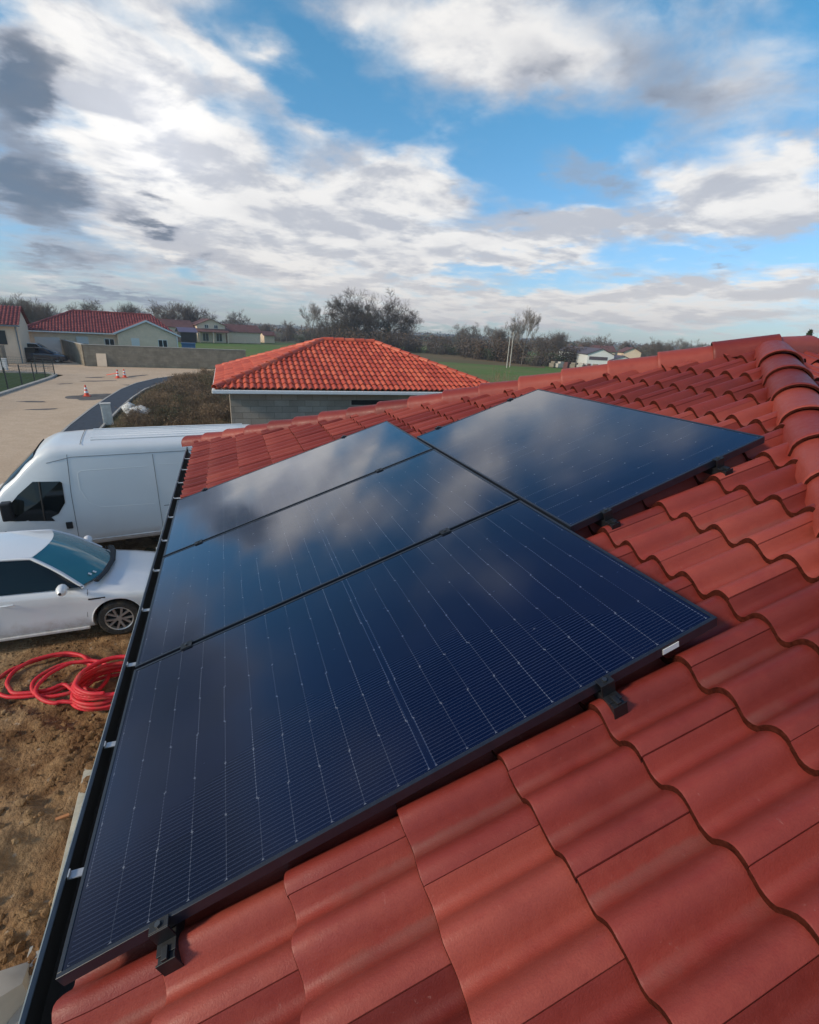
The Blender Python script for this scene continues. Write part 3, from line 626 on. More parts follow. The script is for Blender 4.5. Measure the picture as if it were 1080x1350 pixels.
TREES = [(-36.0, 113.4, 7.0, 'b'), (-34.4, 119.2, 7.8, 'a'), (-34.4, 129.5, 6.8, 'b'), (-27.2, 126.1, 7.7, 'c'), (-26.2, 136.5, 7.9, 'a'), (-20.8, 147.6, 8.0, 'b'), (-15.9, 143.2, 8.8, 'a'), (-12.2, 138.5, 8.7, 'c'), (-9.3, 148.8, 8.9, 'b'), (-5.7, 149.0, 8.4, 'a'), (2.1, 229.1, 6.7, 'c'), (7.5, 219.0, 9.8, 'a'), (14.9, 188.6, 5.1, 'b'), (19.4, 168.0, 6.3, 'c'), (24.1, 147.2, 11.2, 'd'), (32.2, 166.1, 7.6, 'a'), (33.9, 145.3, 6.8, 'b'), (35.6, 134.6, 13.9, 'e'), (43.3, 134.5, 13.9, 'f'), (52.1, 140.0, 10.2, 'c'), (85.7, 180.1, 8.5, 'c'), (85.3, 169.1, 9.1, 'a'), (86.1, 157.4, 8.4, 'd'), (74.8, 129.4, 7.1, 'b'), (54.8, 89.0, 8.2, 'd'), (52.8, 82.0, 9.8, 'd'), (73.7, 106.5, 5.9, 'a'), (82.9, 112.3, 6.8, 'b'), (93.0, 117.1, 6.0, 'c'), (110.8, 128.4, 7.2, 'a'), (135.8, 146.4, 5.7, 'b'), (106.3, 105.4, 6.5, 'a'), (115.7, 110.1, 6.2, 'c'), (104.1, 93.3, 6.7, 'd'), (114.2, 97.0, 6.5, 'a'), (58.6, 38.2, 5.7, 'b')]
HEDGES = [(51.2, 122.5, 4.3), (50.5, 116.9, 3.2), (55.0, 124.4, 4.9), (56.5, 123.3, 4.1), (55.1, 116.2, 3.8), (57.0, 116.9, 4.0), (54.8, 109.5, 4.6), (55.0, 106.0, 4.9), (53.3, 100.1, 4.6), (55.7, 102.4, 3.6), (54.5, 96.1, 3.7), (56.3, 97.0, 5.1), (55.5, 93.4, 4.7), (56.5, 93.3, 4.5), (57.3, 92.2, 4.6), (56.0, 87.1, 4.9), (116.0, 244.6, 6.0), (117.2, 235.5, 6.5), (124.8, 237.2, 4.0), (119.0, 214.0, 4.1), (121.6, 211.2, 5.3), (134.0, 221.9, 5.0), (138.3, 222.4, 2.9), (128.2, 196.5, 4.2), (137.1, 199.6, 4.4), (151.0, 214.8, 5.9), (152.4, 208.1, 6.1), (152.2, 198.2, 3.0), (10.9, 171.4, 2.8), (12.0, 163.2, 2.7), (16.0, 176.5, 2.7), (18.1, 173.5, 2.8), (21.4, 183.4, 3.8), (24.1, 190.3, 3.4), (24.8, 170.5, 3.5), (31.2, 198.9, 4.5), (31.3, 179.3, 4.8), (36.8, 199.2, 5.9), (35.1, 179.1, 4.7), (41.5, 196.7, 6.7), (42.6, 188.4, 5.1), (50.4, 207.6, 5.4), (26.6, 120.2, 5.7), (28.8, 125.7, 4.0), (29.7, 116.9, 5.5), (32.3, 119.7, 4.2), (37.6, 130.4, 4.3), (37.4, 121.5, 5.7), (40.4, 121.6, 4.7), (43.2, 124.3, 5.9), (47.9, 130.5, 4.5), (48.0, 124.5, 4.7), (-19.9, 138.4, 5.0), (-18.0, 133.7, 3.6), (-16.4, 144.3, 4.9), (-13.7, 142.5, 5.4), (-12.4, 146.0, 3.9), (-10.9, 162.3, 4.8), (-8.3, 173.8, 3.9), (-4.9, 164.0, 5.4), (-1.3, 172.7, 5.3), (55.9, 81.5, 3.1), (60.2, 86.5, 3.2), (60.0, 83.1, 4.1), (62.9, 83.4, 3.1), (63.9, 83.7, 4.3), (67.2, 84.2, 4.3), (67.7, 83.5, 4.3), (126.9, 136.5, 4.1), (134.7, 139.7, 4.6), (157.2, 158.7, 5.0), (171.9, 168.3, 5.4), (170.4, 163.6, 6.3), (183.7, 172.2, 6.0), (192.8, 174.1, 4.8), (230.7, 203.1, 7.2), (251.8, 216.8, 5.2), (285.3, 240.7, 4.4), (304.8, 250.1, 4.1), (376.7, 301.6, 5.7), (-37.8, 115.9, 4.5), (-38.6, 124.6, 4.4), (-36.8, 127.0, 4.5), (-32.2, 119.3, 4.4), (-31.9, 125.3, 4.5), (-31.6, 134.4, 4.1), (-28.6, 126.7, 4.4), (-26.9, 132.9, 5.0), (-26.2, 145.5, 5.2)]

KIND = {'a': ('round', 1), 'b': ('stems', 2), 'c': ('round', 3), 'd': ('tall', 4), 'e': ('broad', 5), 'f': ('broad', 6)}
TL = {
 0: 'leftmost bare tree rising behind the neighbouring red roof', 1: 'dark bare tree in the gap between the two red roofed houses', 2: 'smaller bare tree above the left hip of the bungalow roof',
 3: 'bare tree behind the left end of the bungalow ridge', 4: 'wide bare tree behind the middle of the bungalow ridge', 5: 'bare tree behind the right end of the bungalow ridge',
 6: 'dark bare tree above the cream gable, leftmost of the clump there', 7: 'tallest bare tree of the clump right of the bungalow ridge', 8: 'bare tree in the clump directly right of the cream gable', 9: 'last bare tree at the right end of the clump beyond the bungalow',
 10: 'thin far tree beside the lone round tree above the brown farmhouse', 11: 'lone round topped tree standing out against the sky above the farmhouse', 12: 'low multi stemmed tree in the hedge right of the farmhouse', 13: 'small bare tree between the farmhouse hedge and the airy oval tree',
 14: 'tall airy oval tree standing alone left of the big broad tree', 15: 'small tree just right of the tall airy tree behind the orange roof', 16: 'low shrubby tree at the left foot of the big broad tree',
 17: 'big broad bare tree with ivy dark limbs, left half of the large pair', 18: 'big broad bare tree, right half of the large pair above the orange roof', 19: 'lower bare tree at the right foot of the large pair',
 20: 'far bare tree at the left end of the right hand hedgerow', 21: 'far round tree over the right hand hedgerow, second from its left end', 22: 'slender far tree over the middle of the right hand hedgerow', 23: 'multi stemmed tree beside the tall twin trees, left of them',
 24: 'shorter of the tall twin trees at the end of the brown field', 25: 'taller of the tall twin trees at the end of the brown field', 26: 'round tree right of the twin trees, behind the upper solar panel', 27: 'multi stemmed dark tree left of the white warehouse',
 28: 'bare tree directly behind the gable of the white warehouse', 29: 'bare tree rising behind the dark warehouse roof', 30: 'far shrubby tree beyond the right end of the warehouse roof', 31: 'bare tree seen above the hip caps, first right of the warehouse',
 32: 'bare tree above the hip caps, between two other small trees', 33: 'slender bare tree above the hip caps near the roof peak', 34: 'round bare tree above the hip caps, last before the roof peak', 35: 'bushy tree peeping over the roof right of the ridge peak'}
for i, (x, y, h, k) in enumerate(TREES):
    kd, sd_ = KIND[k]
    if i == 35: continue
    place(('t', k), lambda kd=kd, sd_=sd_: tree_proto(kd, sd_), x, y, h, i * 1.7, TL[i], 'tree', 'tree', 'bare winter trees', wide=1.0 if k in 'ef' else (.95 if k in 'abc' else .85))
# ivy on the limbs of the big pair
for (x, y, h), lab in (((36.4, 134.2, 9.0), 'dark ivy mass climbing the trunk of the left big broad tree'), ((41.6, 133.9, 6.6), 'lower ivy mass between the trunks of the big broad pair')):
    mb = MB(); rnd = random.Random(int(x))
    for k in range(1500):
        z = rnd.random(); a = rnd.uniform(0, 6.28); r = (1.35 * (1 - z) ** .6 + .25) * rnd.uniform(.5, 1.1); leafq(mb, (r * math.cos(a) + z * 1.0, r * math.sin(a), z * h), rnd.uniform(.15, .36), rnd)
    o = mb.build('ivy', M['ivy'], recalc=False); o.location = (x, y, 0); tag(o, lab, 'ivy')
# conifer right of the roof peak
def conifer():
    rnd = random.Random(9); root = empty('conifer'); t = MB(); t.tube([(0, 0, 0), (0, 0, 5), (0, 0, 9.6)], [.16, .10, .02], 7); t.build('trunk', M['bark'], root, smooth=50)
    c = MB()
    for k in range(2600):
        z = 1.2 + 8.8 * rnd.random() ** .9; a = rnd.uniform(0, 6.28); r = (10.2 - z) * .23 * rnd.uniform(.25, 1.0) * (1 + .25 * math.sin(z * 5.2 + a)); leafq(c, (r * math.cos(a), r * math.sin(a), z - r * .25), rnd.uniform(.12, .34), rnd)
    c.build('crown', M['brush_green'], root, recalc=False); return root
place('con', conifer, 34.1, 20.7, 6.0, 0, 'green conifer tip showing above the roof right of the ridge peak', 'tree', 'conifer')
# ---- shrubs
def shrub(seed, m1, m2, n_st=60, n_lf=1500, lf=.35):
    rnd = random.Random(seed); root = empty('shrub'); s1 = MB(); s2 = MB()
    cl = [(rnd.gauss(0, 3), rnd.gauss(0, 3), rnd.uniform(4, 9.5)) for _ in range(7)]
    for k in range(n_st):
        c = rnd.choice(cl); a = rnd.uniform(0, 6.28)
        p0 = Vector((c[0] * .5 + rnd.gauss(0, .8), c[1] * .5 + rnd.gauss(0, .8), -.2)); p2 = Vector((c[0] + rnd.gauss(0, 1.4), c[1] + rnd.gauss(0, 1.4), c[2] * rnd.uniform(.6, 1.08)))
        p1 = p0.lerp(p2, .5) + Vector((rnd.gauss(0, .5), rnd.gauss(0, .5), .5)); s1.tube([p0, p1, p2], [.09, .06, .012], 3, caps=False)
    for k in range(n_lf):
        c = rnd.choice(cl); z = rnd.random() ** .8; leafq(s2, (c[0] * (.4 + .6 * z) + rnd.gauss(0, 1.5), c[1] * (.4 + .6 * z) + rnd.gauss(0, 1.5), max(.1, c[2] * z + rnd.gauss(0, .3))), lf * rnd.uniform(.5, 1.4), rnd, flat=.35)
    s1.build('stems', M['bark'], root, recalc=False); s2.build('twigs', [m1], root, recalc=False); return root
mats_s = [('brush', 21), ('brush_green', 22), ('brush', 23), ('twig', 24), ('brush_red', 25)]
def hedge_label(i):
    if i < 16: return 'brown bush in the hedge along the brown field, left of the twin trees', 'bushes of the hedge beside the brown field'
    if i < 28: return 'far hedge bush on the horizon behind the brown field', 'far bushes right of the big trees'
    if i < 42: return 'brown bush in the hedge between the farmhouse and the airy tree', 'bushes beyond the left green field'
    if i < 52: return 'dark bush at the feet of the big broad tree pair', 'bushes under the big trees'
    if i < 61: return 'dark bush behind the cream gable and the farmhouse', 'bushes behind the bungalow'
    if i < 68: return 'bush between the twin trees and the white warehouse', 'bushes left of the warehouse'
    if i < 80: return 'distant bush above the hip caps right of the warehouse', 'bushes right of the warehouse'
    return 'dark bush behind the roofs of the two left houses', 'bushes behind the left houses'
for i, (x, y, h) in enumerate(HEDGES):
    mk, sd_ = mats_s[(i * 7 + i // 3) % 4]; lab, grp = hedge_label(i)
    o = place(('s', sd_), lambda mk=mk, sd_=sd_: shrub(sd_, M[mk], M[mk], 50, 1300, .42), x, y, h * 1.05, i * 2.1, lab, 'bush', 'bush', grp, wide=1.0 + .5 * ((i * 37) % 10) / 10)
# dead weeds between the pavement and the block garage
def weeds(seed):
    rnd = random.Random(seed); root = empty('weed_clump'); s1 = MB(); s2 = MB()
    for k in range(230):
        a = rnd.uniform(0, 6.28); r = abs(rnd.gauss(0, .42)); p0 = Vector((r * math.cos(a), r * math.sin(a), -.03)); h = rnd.uniform(.45, 1.0) * (1 - .25 * r)
        p2 = p0 + Vector((rnd.gauss(0, .16), rnd.gauss(0, .16), h)); s1.tube([p0, p0.lerp(p2, .55) + Vector((rnd.gauss(0, .04), rnd.gauss(0, .04), 0)), p2], [.007, .005, .0015], 3, caps=False)
        for j in range(4):
            t = rnd.uniform(.4, 1); leafq(s2, p0.lerp(p2, t) + Vector((rnd.gauss(0, .05), rnd.gauss(0, .05), 0)), rnd.uniform(.02, .06), rnd, flat=.35)
    for k in range(160): a = rnd.uniform(0, 6.28); r = abs(rnd.gauss(0, .45)); leafq(s2, (r * math.cos(a), r * math.sin(a), rnd.uniform(.02, .25)), rnd.uniform(.04, .10), rnd, flat=.3)
    s1.build('stems', M['brush_red'], root, recalc=False); s2.build('leaves', M['brush_red' if seed % 3 else 'brush_green'], root, recalc=False); return root
rnd = random.Random(31); cnt = 0
for y in [17 + .95 * k for k in range(35)]:
    for j in range(5):
        xl = -4.55 if y < 40 else (-4.2 + (y - 40) * .26); xr = .1 if y < 24 else .6
        if y < 26: xl += 1.0 * max(0, (22 - y) / 5) 
        x = xl + .3 + (xr - xl) * (j + rnd.random()) / 5; yy = y + rnd.uniform(-.5, .5)
        if rnd.random() < .14: continue
        cnt += 1; near = y < 27
        place(('w', cnt % 4), lambda c=cnt: weeds(40 + c % 4), x, yy, rnd.uniform(.5, 1.0) * (1.0 if y > 22 else .75), rnd.uniform(0, 6), 'clump of dead brown weeds in the verge between pavement and block garage', 'weeds', 'weed_clump', 'dead weeds beside the pavement', wide=rnd.uniform(1.0, 1.4), base=1.0)
# thin saplings in the field behind the garage
def sapling(seed):
    rnd = random.Random(seed); root = empty('sapling'); t = MB(); c = MB()
    for k in range(7):
        p0 = Vector((rnd.gauss(0, .25), rnd.gauss(0, .25), -.05)); p2 = p0 + Vector((rnd.gauss(0, .3), rnd.gauss(0, .3), rnd.uniform(1.4, 2.4))); t.tube([p0, p0.lerp(p2, .5), p2], [.02, .014, .005], 3, caps=False)
        for j in range(6): f = rnd.uniform(.35, .95); q_ = p0.lerp(p2, f); c.tube([q_, q_ + Vector((rnd.gauss(0, .2), rnd.gauss(0, .2), rnd.uniform(.1, .5)))], [.008, .003], 3, caps=False)
    t.build('trunk', M['brush_red'], root, recalc=False); c.build('twigs', M['brush_red'], root, recalc=False); return root
rnd = random.Random(77)
for k in range(12):
    place(('sap', k % 3), lambda k=k: sapling(60 + k), 14.0 + k * .75 + rnd.uniform(-.4, .4), 33 + k * .2 + rnd.uniform(-1, 1), rnd.uniform(.8, 1.2), k * 2.0, 'thin leafless sapling in the green field behind the right hip of the orange roof', 'sapling', 'sapling', 'saplings behind the orange roof', base=1.0)

# ---------------------------------------------------------------- light winter haze over the fields
hz_ = MB(); hz_.box((250, 450, 24.0), (1300, 1300, 50.0)); o = hz_.build('haze', M['bark']); tag(o, 'thin pale winter haze lying over the fields and the far woods', 'haze', kind='stuff')
hm = bpy.data.materials.new('haze'); hm.use_nodes = True; hm.node_tree.nodes.clear(); hq = NT(hm.node_tree)
pv = hq.n('ShaderNodeVolumePrincipled'); pv.inputs['Color'].default_value = (.80, .88, 1.0, 1); pv.inputs['Density'].default_value = .00055; pv.inputs['Anisotropy'].default_value = .2
hq.put(hq.n('ShaderNodeOutputMaterial').inputs['Volume'], pv.outputs[0]); o.data.materials[0] = hm
# ================================================================ NEIGHBOURING BUILDINGS
H10 = R_(10.3)
def block_mat(name, c1, c2, mortar, bw=.5, bh=.2, soft=.35, axis='x'):
    def b(s, p, co):
        x, y, z = s.xyz(co)
        br = s.n('ShaderNodeTexBrick', offset=.5); s.put(br.inputs['Vector'], s.comb(s.m('ADD', x, y), z)); br.inputs['Scale'].default_value = 1
        br.inputs['Brick Width'].default_value = bw; br.inputs['Row Height'].default_value = bh; br.inputs['Mortar Size'].default_value = .008; br.inputs['Mortar Smooth'].default_value = .3
        br.inputs['Color1'].default_value = (*c1, 1); br.inputs['Color2'].default_value = (*c2, 1); br.inputs['Mortar'].default_value = (*mortar, 1)
        n = s.noise(co, 1.3, 6, .65); n2 = s.noise(co, 40, 4, .6)
        c = s.mix(s.smooth(n, .35, .7, 0, soft), br.outputs['Color'], tuple(v * .55 for v in c1)); c = s.mix(s.smooth(n2, .3, .7, 0, .18), c, (.1, .09, .08))
        s.put(p.inputs['Base Color'], c)
        bp = s.n('ShaderNodeBump'); bp.inputs['Distance'].default_value = .006; s.put(bp.inputs['Height'], s.m('ADD', s.m('MULTIPLY', br.outputs['Fac'], -1.0), s.m('MULTIPLY', n2, .5))); s.put(p.inputs['Normal'], bp.outputs[0])
    return mat(name, b, rough=.95, spec=.2)
M['block'] = block_mat('grey_concrete_blocks', (.36, .30, .24), (.46, .39, .32), (.26, .22, .175))
M['block_dirty'] = block_mat('weathered_block_wall', (.24, .205, .155), (.30, .26, .20), (.21, .185, .15), soft=.55)
M['cream'] = mat('cream_render', color=(.76, .59, .43), rough=.9, var=.07, vscale=2)
M['white_trim'] = mat('white_pvc', color=(.70, .71, .71), rough=.45, var=.04)
M['white_paint'] = mat('white_wall', color=(.66, .66, .63), rough=.85, var=.06)
M['glass_dark'] = mat('window_glass', color=(.035, .045, .05), rough=.08, spec=.6)
M['shutter'] = mat('white_shutter', color=(.68, .67, .65), rough=.6)
M['dark_metal'] = mat('dark_roofing', color=(.09, .07, .085), rough=.6, var=.15, vscale=.5)
M['brown_tile'] = mat('brown_roof', color=(.13, .055, .05), rough=.85, var=.3, vscale=1.5)
M['capping'] = mat('wall_capping', color=(.42, .39, .34), rough=.9, var=.2, vscale=2)
# ---- orange roofed garage of raw block
gr = tag(empty('garage', (5.2, 19.5, 0), 0), 'unfinished grey block garage with a bright orange tiled hip roof and white gutter', 'garage')
GO = Vector((5.2, 19.5, 0)); gl = lambda p: Vector(p) - GO
GX0, GX1, GY0, GY1, GZ = .1, 10.3, 15.45, 23.55, 2.79; gw = GY1 - GY0; Dg = gw / 2; TG = math.atan(.355); cg = math.cos(TG); Vg = Dg / cg
kw = dict(per=.2, frac=.42, hr=.055, course=.358, v_start=-.02, tile_w=.2, joint0=.03, rise=.030, segs=8, off=.10, eave=-.02, ragged=.006, jitter=.004)
GM = [M['tile_new'], M['tile_new_edge']]
tile_face('roof_slope', gr, GM, gl((GX0, GY0, GZ)), (1, 0, 0), (0, 1, 0), TG, Vg, lambda v: v * cg, lambda v: GX1 - GX0 - v * cg, seed=21, **kw)
tile_face('roof_slope', gr, GM, gl((GX0, GY0, GZ)), (0, 1, 0), (1, 0, 0), TG, Vg, lambda v: v * cg, lambda v: gw - v * cg, seed=22, **kw)
tile_face('roof_slope', gr, GM, gl((GX0, GY1, GZ)), (1, 0, 0), (0, -1, 0), TG, Vg, lambda v: v * cg, lambda v: GX1 - GX0 - v * cg, seed=23, **kw)
tile_face('roof_slope', gr, GM, gl((GX1, GY0, GZ)), (0, 1, 0), (-1, 0, 0), TG, Vg, lambda v: v * cg, lambda v: gw - v * cg, seed=24, **kw)
ga = (GX0 + Dg, GY0 + Dg, GZ + Dg * .355 + .03); gb_ = (GX1 - Dg, GY0 + Dg, GZ + Dg * .355 + .03)
for A_ in ((GX0, GY0), (GX0, GY1)): ridge_run(gr, 'hip_cap', GM, gl((A_[0], A_[1], GZ + .02)), gl(ga), r0=.12, r1=.105, step=.42, seed=31)
for A_ in ((GX1, GY0), (GX1, GY1)): ridge_run(gr, 'hip_cap', GM, gl((A_[0], A_[1], GZ + .02)), gl(gb_), r0=.12, r1=.105, step=.42, seed=32)
ridge_run(gr, 'ridge_cap', GM, gl(gb_), gl(ga), r0=.13, r1=.115, step=.42, seed=33)
def walls(mb, x0, x1, y0, y1, z0, z1, t=.2):
    mb.box(((x0 + x1) / 2, y0 + t / 2, (z0 + z1) / 2), (x1 - x0, t, z1 - z0)); mb.box(((x0 + x1) / 2, y1 - t / 2, (z0 + z1) / 2), (x1 - x0, t, z1 - z0))
    mb.box((x0 + t / 2, (y0 + y1) / 2, (z0 + z1) / 2), (t, y1 - y0 - 2 * t, z1 - z0)); mb.box((x1 - t / 2, (y0 + y1) / 2, (z0 + z1) / 2), (t, y1 - y0 - 2 * t, z1 - z0)); return mb
mb = MB(); a_ = gl((GX0 + .42, GY0 + .38, 0)); b_ = gl((GX1 - .42, GY1 - .38, 0)); walls(mb, a_.x, b_.x, a_.y, b_.y, 0, 2.62); mb.build('wall', M['block'], gr)
mb = MB(); c_ = gl(((GX0 + GX1) / 2, (GY0 + GY1) / 2, 2.655)); mb.box(c_, (GX1 - GX0 - .06, gw - .06, .02)); mb.build('soffit', M['white_trim'], gr)
mb = MB()
for yy in (GY0 - .03, GY1 + .03): mb.box(gl(((GX0 + GX1) / 2, yy, 2.70)), (GX1 - GX0 + .18, .11, .115))
for xx in (GX0 - .03, GX1 + .03): mb.box(gl((xx, (GY0 + GY1) / 2, 2.70)), (.11, gw - .08, .112))
bevel(mb.build('gutter', M['white_trim'], gr), .02, 3)
mb = MB(); mb.box(gl((5.2, GY0 + .372, 2.33)), (1.5, .03, .16)); mb.build('dark_opening', M['black_in'], gr)

# ---- generic parts for rendered houses (local: s along the facade, d depth, z up)
def win(par, s, z0, z1, w_, d, shut=0.0, name='window'):
    f = MB(); t = .055; zc = (z0 + z1) / 2
    f.box((s, d - .02, z1 - t / 2), (w_, .06, t)); f.box((s, d - .02, z0 + t / 2), (w_, .06, t)); f.box((s - w_ / 2 + t / 2, d - .02, zc), (t, .06, z1 - z0 - 2 * t)); f.box((s + w_ / 2 - t / 2, d - .02, zc), (t, .06, z1 - z0 - 2 * t)); f.box((s, d - .02, zc), (t * 1.3, .06, z1 - z0 - 2 * t))
    o = f.build(name, M['white_trim'], par)
    for sg in (-1, 1):
        g_ = MB(); g_.box((s + sg * (w_ / 4 - t / 4), d - .008, zc), (w_ / 2 - t * 1.6, .02, z1 - z0 - 2 * t)); g_.build('pane', M['glass_dark'], o)
    if shut: h_ = MB(); h_.box((s, d - .06, z1 - (z1 - z0) * shut / 2), (w_ - .02, .03, (z1 - z0) * shut)); h_.build('roller_shutter', M['shutter'], o)
    return o
def roofslab(name, par, m, pts, t=.10):
    """sloping quad/triangle (list of 3-D points) thickened downward"""
    mb = MB(); n = len(pts); P_ = [Vector(p) for p in pts]
    mb.add(P_ + [p - Vector((0, 0, t)) for p in P_], [tuple(range(n)), tuple(range(n, 2 * n))[::-1]] + [(i, n + i, n + (i + 1) % n, (i + 1) % n) for i in range(n)])
    return mb.build(name, m, par)
FK = dict(per=.30, frac=.40, hr=.075, course=.42, v_start=-.02, tile_w=.30, joint0=0, rise=.03, segs=5, off=.15, eave=-.02, ragged=.004)
# ---- bungalow (red hip roof, cream gable wing)
bu = tag(empty('bungalow', (-20.26, 65.9, 0), H10), 'cream bungalow with long red roof and gabled wing beyond the block wall', 'bungalow')
mb = MB(); walls(mb, .45, 15.3, .6, 9.6, 0, 2.9); mb.build('wall', M['cream'], bu)
mb = MB(); mb.box((12.35, -.55 + 1.1, 1.45), (6.25, 2.2, 2.9)); mb.prism([(9.225, 2.9), (15.475, 2.9), (12.35, 4.32)], (0, -.55, 0), (1, 0, 0), (0, 0, 1), (0, 1, 0), 1.0); mb.build('gable_wall', M['cream'], bu)
RM = [M['tile_far'], M['tile_edge']]
tb = math.atan(2.25 / 5.0); cb = math.cos(tb); Vb = 5.0 / cb
tile_face('roof_slope', bu, RM, (.05, .15, 2.92), (1, 0, 0), (0, 1, 0), tb, Vb, lambda v: v * cb, lambda v: 15.7 - v * cb * .45, seed=41, **FK)
tile_face('roof_slope', bu, RM, (.05, 10.15, 2.92), (1, 0, 0), (0, -1, 0), tb, Vb, lambda v: v * cb, lambda v: 15.7 - v * cb * .45, seed=42, **FK)
tile_face('roof_slope', bu, RM, (.05, .15, 2.92), (0, 1, 0), (1, 0, 0), tb, Vb, lambda v: v * cb, lambda v: 10 - v * cb, seed=43, **FK)
roofslab('roof_slope', bu, M['tile_far'], [(15.75, .15, 2.92), (15.75, 10.15, 2.92), (13.5, 5.15, 5.17)])
tw = math.atan(1.52 / 3.4); cw_ = math.cos(tw)
for sg in (1, -1):
    tile_face('roof_slope', bu, RM, (12.35 - sg * 3.45, -.75, 2.96), (0, 1, 0), (sg, 0, 0), tw, 3.45 / cw_, lambda v: 0.0, lambda v: 1.0 + v * cw_ * .98, seed=44 + sg, **FK)
    mb = MB(); mb.prism([(-sg * 3.55, 2.78), (-sg * 3.55, 2.98), (0, 4.56), (0, 4.34)], (12.35, -.80, 0), (1, 0, 0), (0, 0, 1), (0, 1, 0), .05); mb.build('barge_board', M['white_trim'], bu)
mb = MB(); mb.box((4.6, .08, 2.84), (9.0, .14, .13)); bevel(mb.build('gutter', M['white_trim'], bu), .02)
mb = MB(); mb.box((15.9, -.2, 2.86), (.14, 1.2, .13)); mb.build('gutter', M['white_trim'], bu)
mb = MB(); mb.tube([(15.52, -.62, 2.8), (15.52, -.62, 0)], .05, 8); mb.build('downpipe', M['white_trim'], bu)
ridge_run(bu, 'ridge_cap', RM, (13.4, 5.15, 5.20), (5.05, 5.15, 5.20), r0=.16, r1=.14, step=.9, seed=3)
ridge_run(bu, 'hip_cap', RM, (.05, .15, 2.96), (5.05, 5.15, 5.20), r0=.16, r1=.14, step=.9, seed=4)
mb = MB(); mb.box((2.4, .575, 1.12), (2.3, .06, 2.24))
for k in range(4): mb.box((2.4, .54, .42 + .5 * k), (2.2, .02, .02))
mb.build('garage_door', M['shutter'], bu)
win(bu, 5.7, 1.05, 2.42, 1.15, .60, .55); win(bu, 8.35, .95, 2.3, 1.0, .60); win(bu, 11.0, .9, 2.5, .85, -.55, .97); win(bu, 13.9, 1.0, 2.42, 1.0, -.55)
# ---- neighbouring house at the left edge
nh = tag(empty('house', (-20.0, 58.0, 0), H10), 'house at the left edge of the photo with red roof and a dark wide window', 'house')
mb = MB(); mb.box((-3.4, 4.2, 1.75), (10.9, 7.4, 3.5)); mb.prism([(.5, 3.5), (7.9, 3.5), (4.2, 5.15)], (1.75, 0, 0), (0, 1, 0), (0, 0, 1), (1, 0, 0), .3); mb.build('wall', M['cream'], nh)
tn = math.atan(1.72 / 4.2); cn = math.cos(tn)
tile_face('roof_slope', nh, RM, (-9, 0, 3.5), (1, 0, 0), (0, 1, 0), tn, 4.2 / cn, lambda v: 0, lambda v: 11.3, seed=51, **FK)
tile_face('roof_slope', nh, RM, (-9, 8.4, 3.5), (1, 0, 0), (0, -1, 0), tn, 4.2 / cn, lambda v: 0, lambda v: 11.3, seed=52, **FK)
mb = MB(); mb.box((-3.4, -.05, 3.44), (11.4, .13, .13)); mb.build('gutter', M['blue_grey'], nh)
mb = MB(); mb.tube([(1.9, .42, 3.4), (1.9, .42, 0)], .05, 8); mb.build('downpipe', M['blue_grey'], nh)
mb = MB(); mb.box((-.9, .47, 2.35), (3.9, .05, 1.25)); mb.build('window', M['glass_dark'], nh)
# ---- farmhouses far away
def gable_house(name, x, y, rz, Ls, Ds, ze, zr, wm, rm, lab, cat='house', wins=(), ridge='s', over=.4, extra=None):
    r = tag(empty(name, (x, y, 0), rz), lab, cat)
    mb = MB(); mb.box((Ls / 2, Ds / 2, ze / 2), (Ls, Ds, ze))
    if ridge == 's':
        for s0 in (0, Ls - .2): mb.prism([(0, ze), (Ds, ze), (Ds / 2, zr - .08)], (s0, 0, 0), (0, 1, 0), (0, 0, 1), (1, 0, 0), .2)
    else:
        for s0 in (0, Ds - .2): mb.prism([(0, ze), (Ls, ze), (Ls / 2, zr - .08)], (0, s0, 0), (1, 0, 0), (0, 0, 1), (0, 1, 0), .2)
    mb.build('wall', wm, r)
    if ridge == 's':
        k = (zr - ze) / (Ds / 2) * over
        roofslab('roof', r, rm, [(-over, -over, ze - k + .05), (Ls + over, -over, ze - k + .05), (Ls + over, Ds / 2, zr), (-over, Ds / 2, zr)]); roofslab('roof', r, rm, [(-over, Ds + over, ze - k + .05), (Ls + over, Ds + over, ze - k + .05), (Ls + over, Ds / 2, zr), (-over, Ds / 2, zr)])
    else:
        k = (zr - ze) / (Ls / 2) * over
        roofslab('roof', r, rm, [(-over, -over, ze - k + .05), (-over, Ds + over, ze - k + .05), (Ls / 2, Ds + over, zr), (Ls / 2, -over, zr)]); roofslab('roof', r, rm, [(Ls + over, -over, ze - k + .05), (Ls + over, Ds + over, ze - k + .05), (Ls / 2, Ds + over, zr), (Ls / 2, -over, zr)])
    for (s, z0, z1, w_, sh) in wins: win(r, s, z0, z1, w_, -.02, sh)
    if extra: extra(r)
    return r
gable_house('barn', -13.8, 134, .3, 7.6, 6, 3.4, 4.9, M['cream'], M['brown_tile'], 'small far farm building with dark brown roof directly right of the cream gable', 'barn', wins=((1.6, 1, 2.2, 1, 0),))
gable_house('lean_to', -8.8, 129, .3, 3.4, 3, 2.5, 3.3, M['black_in'], mat('purple_sheet', color=(.13, .11, .17), rough=.5), 'far dark open lean-to with purple grey roof between barn and farmhouse', 'lean-to')
def porch(r):
    roofslab('porch_roof', r, M['brown_tile'], [(-.5, -2.2, 2.5), (7.0, -2.2, 2.5), (7.0, 0, 3.2), (-.5, 0, 3.2)])
    for s in (0, 3.2, 6.6): mb = MB(); mb.box((s, -2.0, 1.2), (.25, .25, 2.4)); mb.build('porch_post', M['cream'], r)
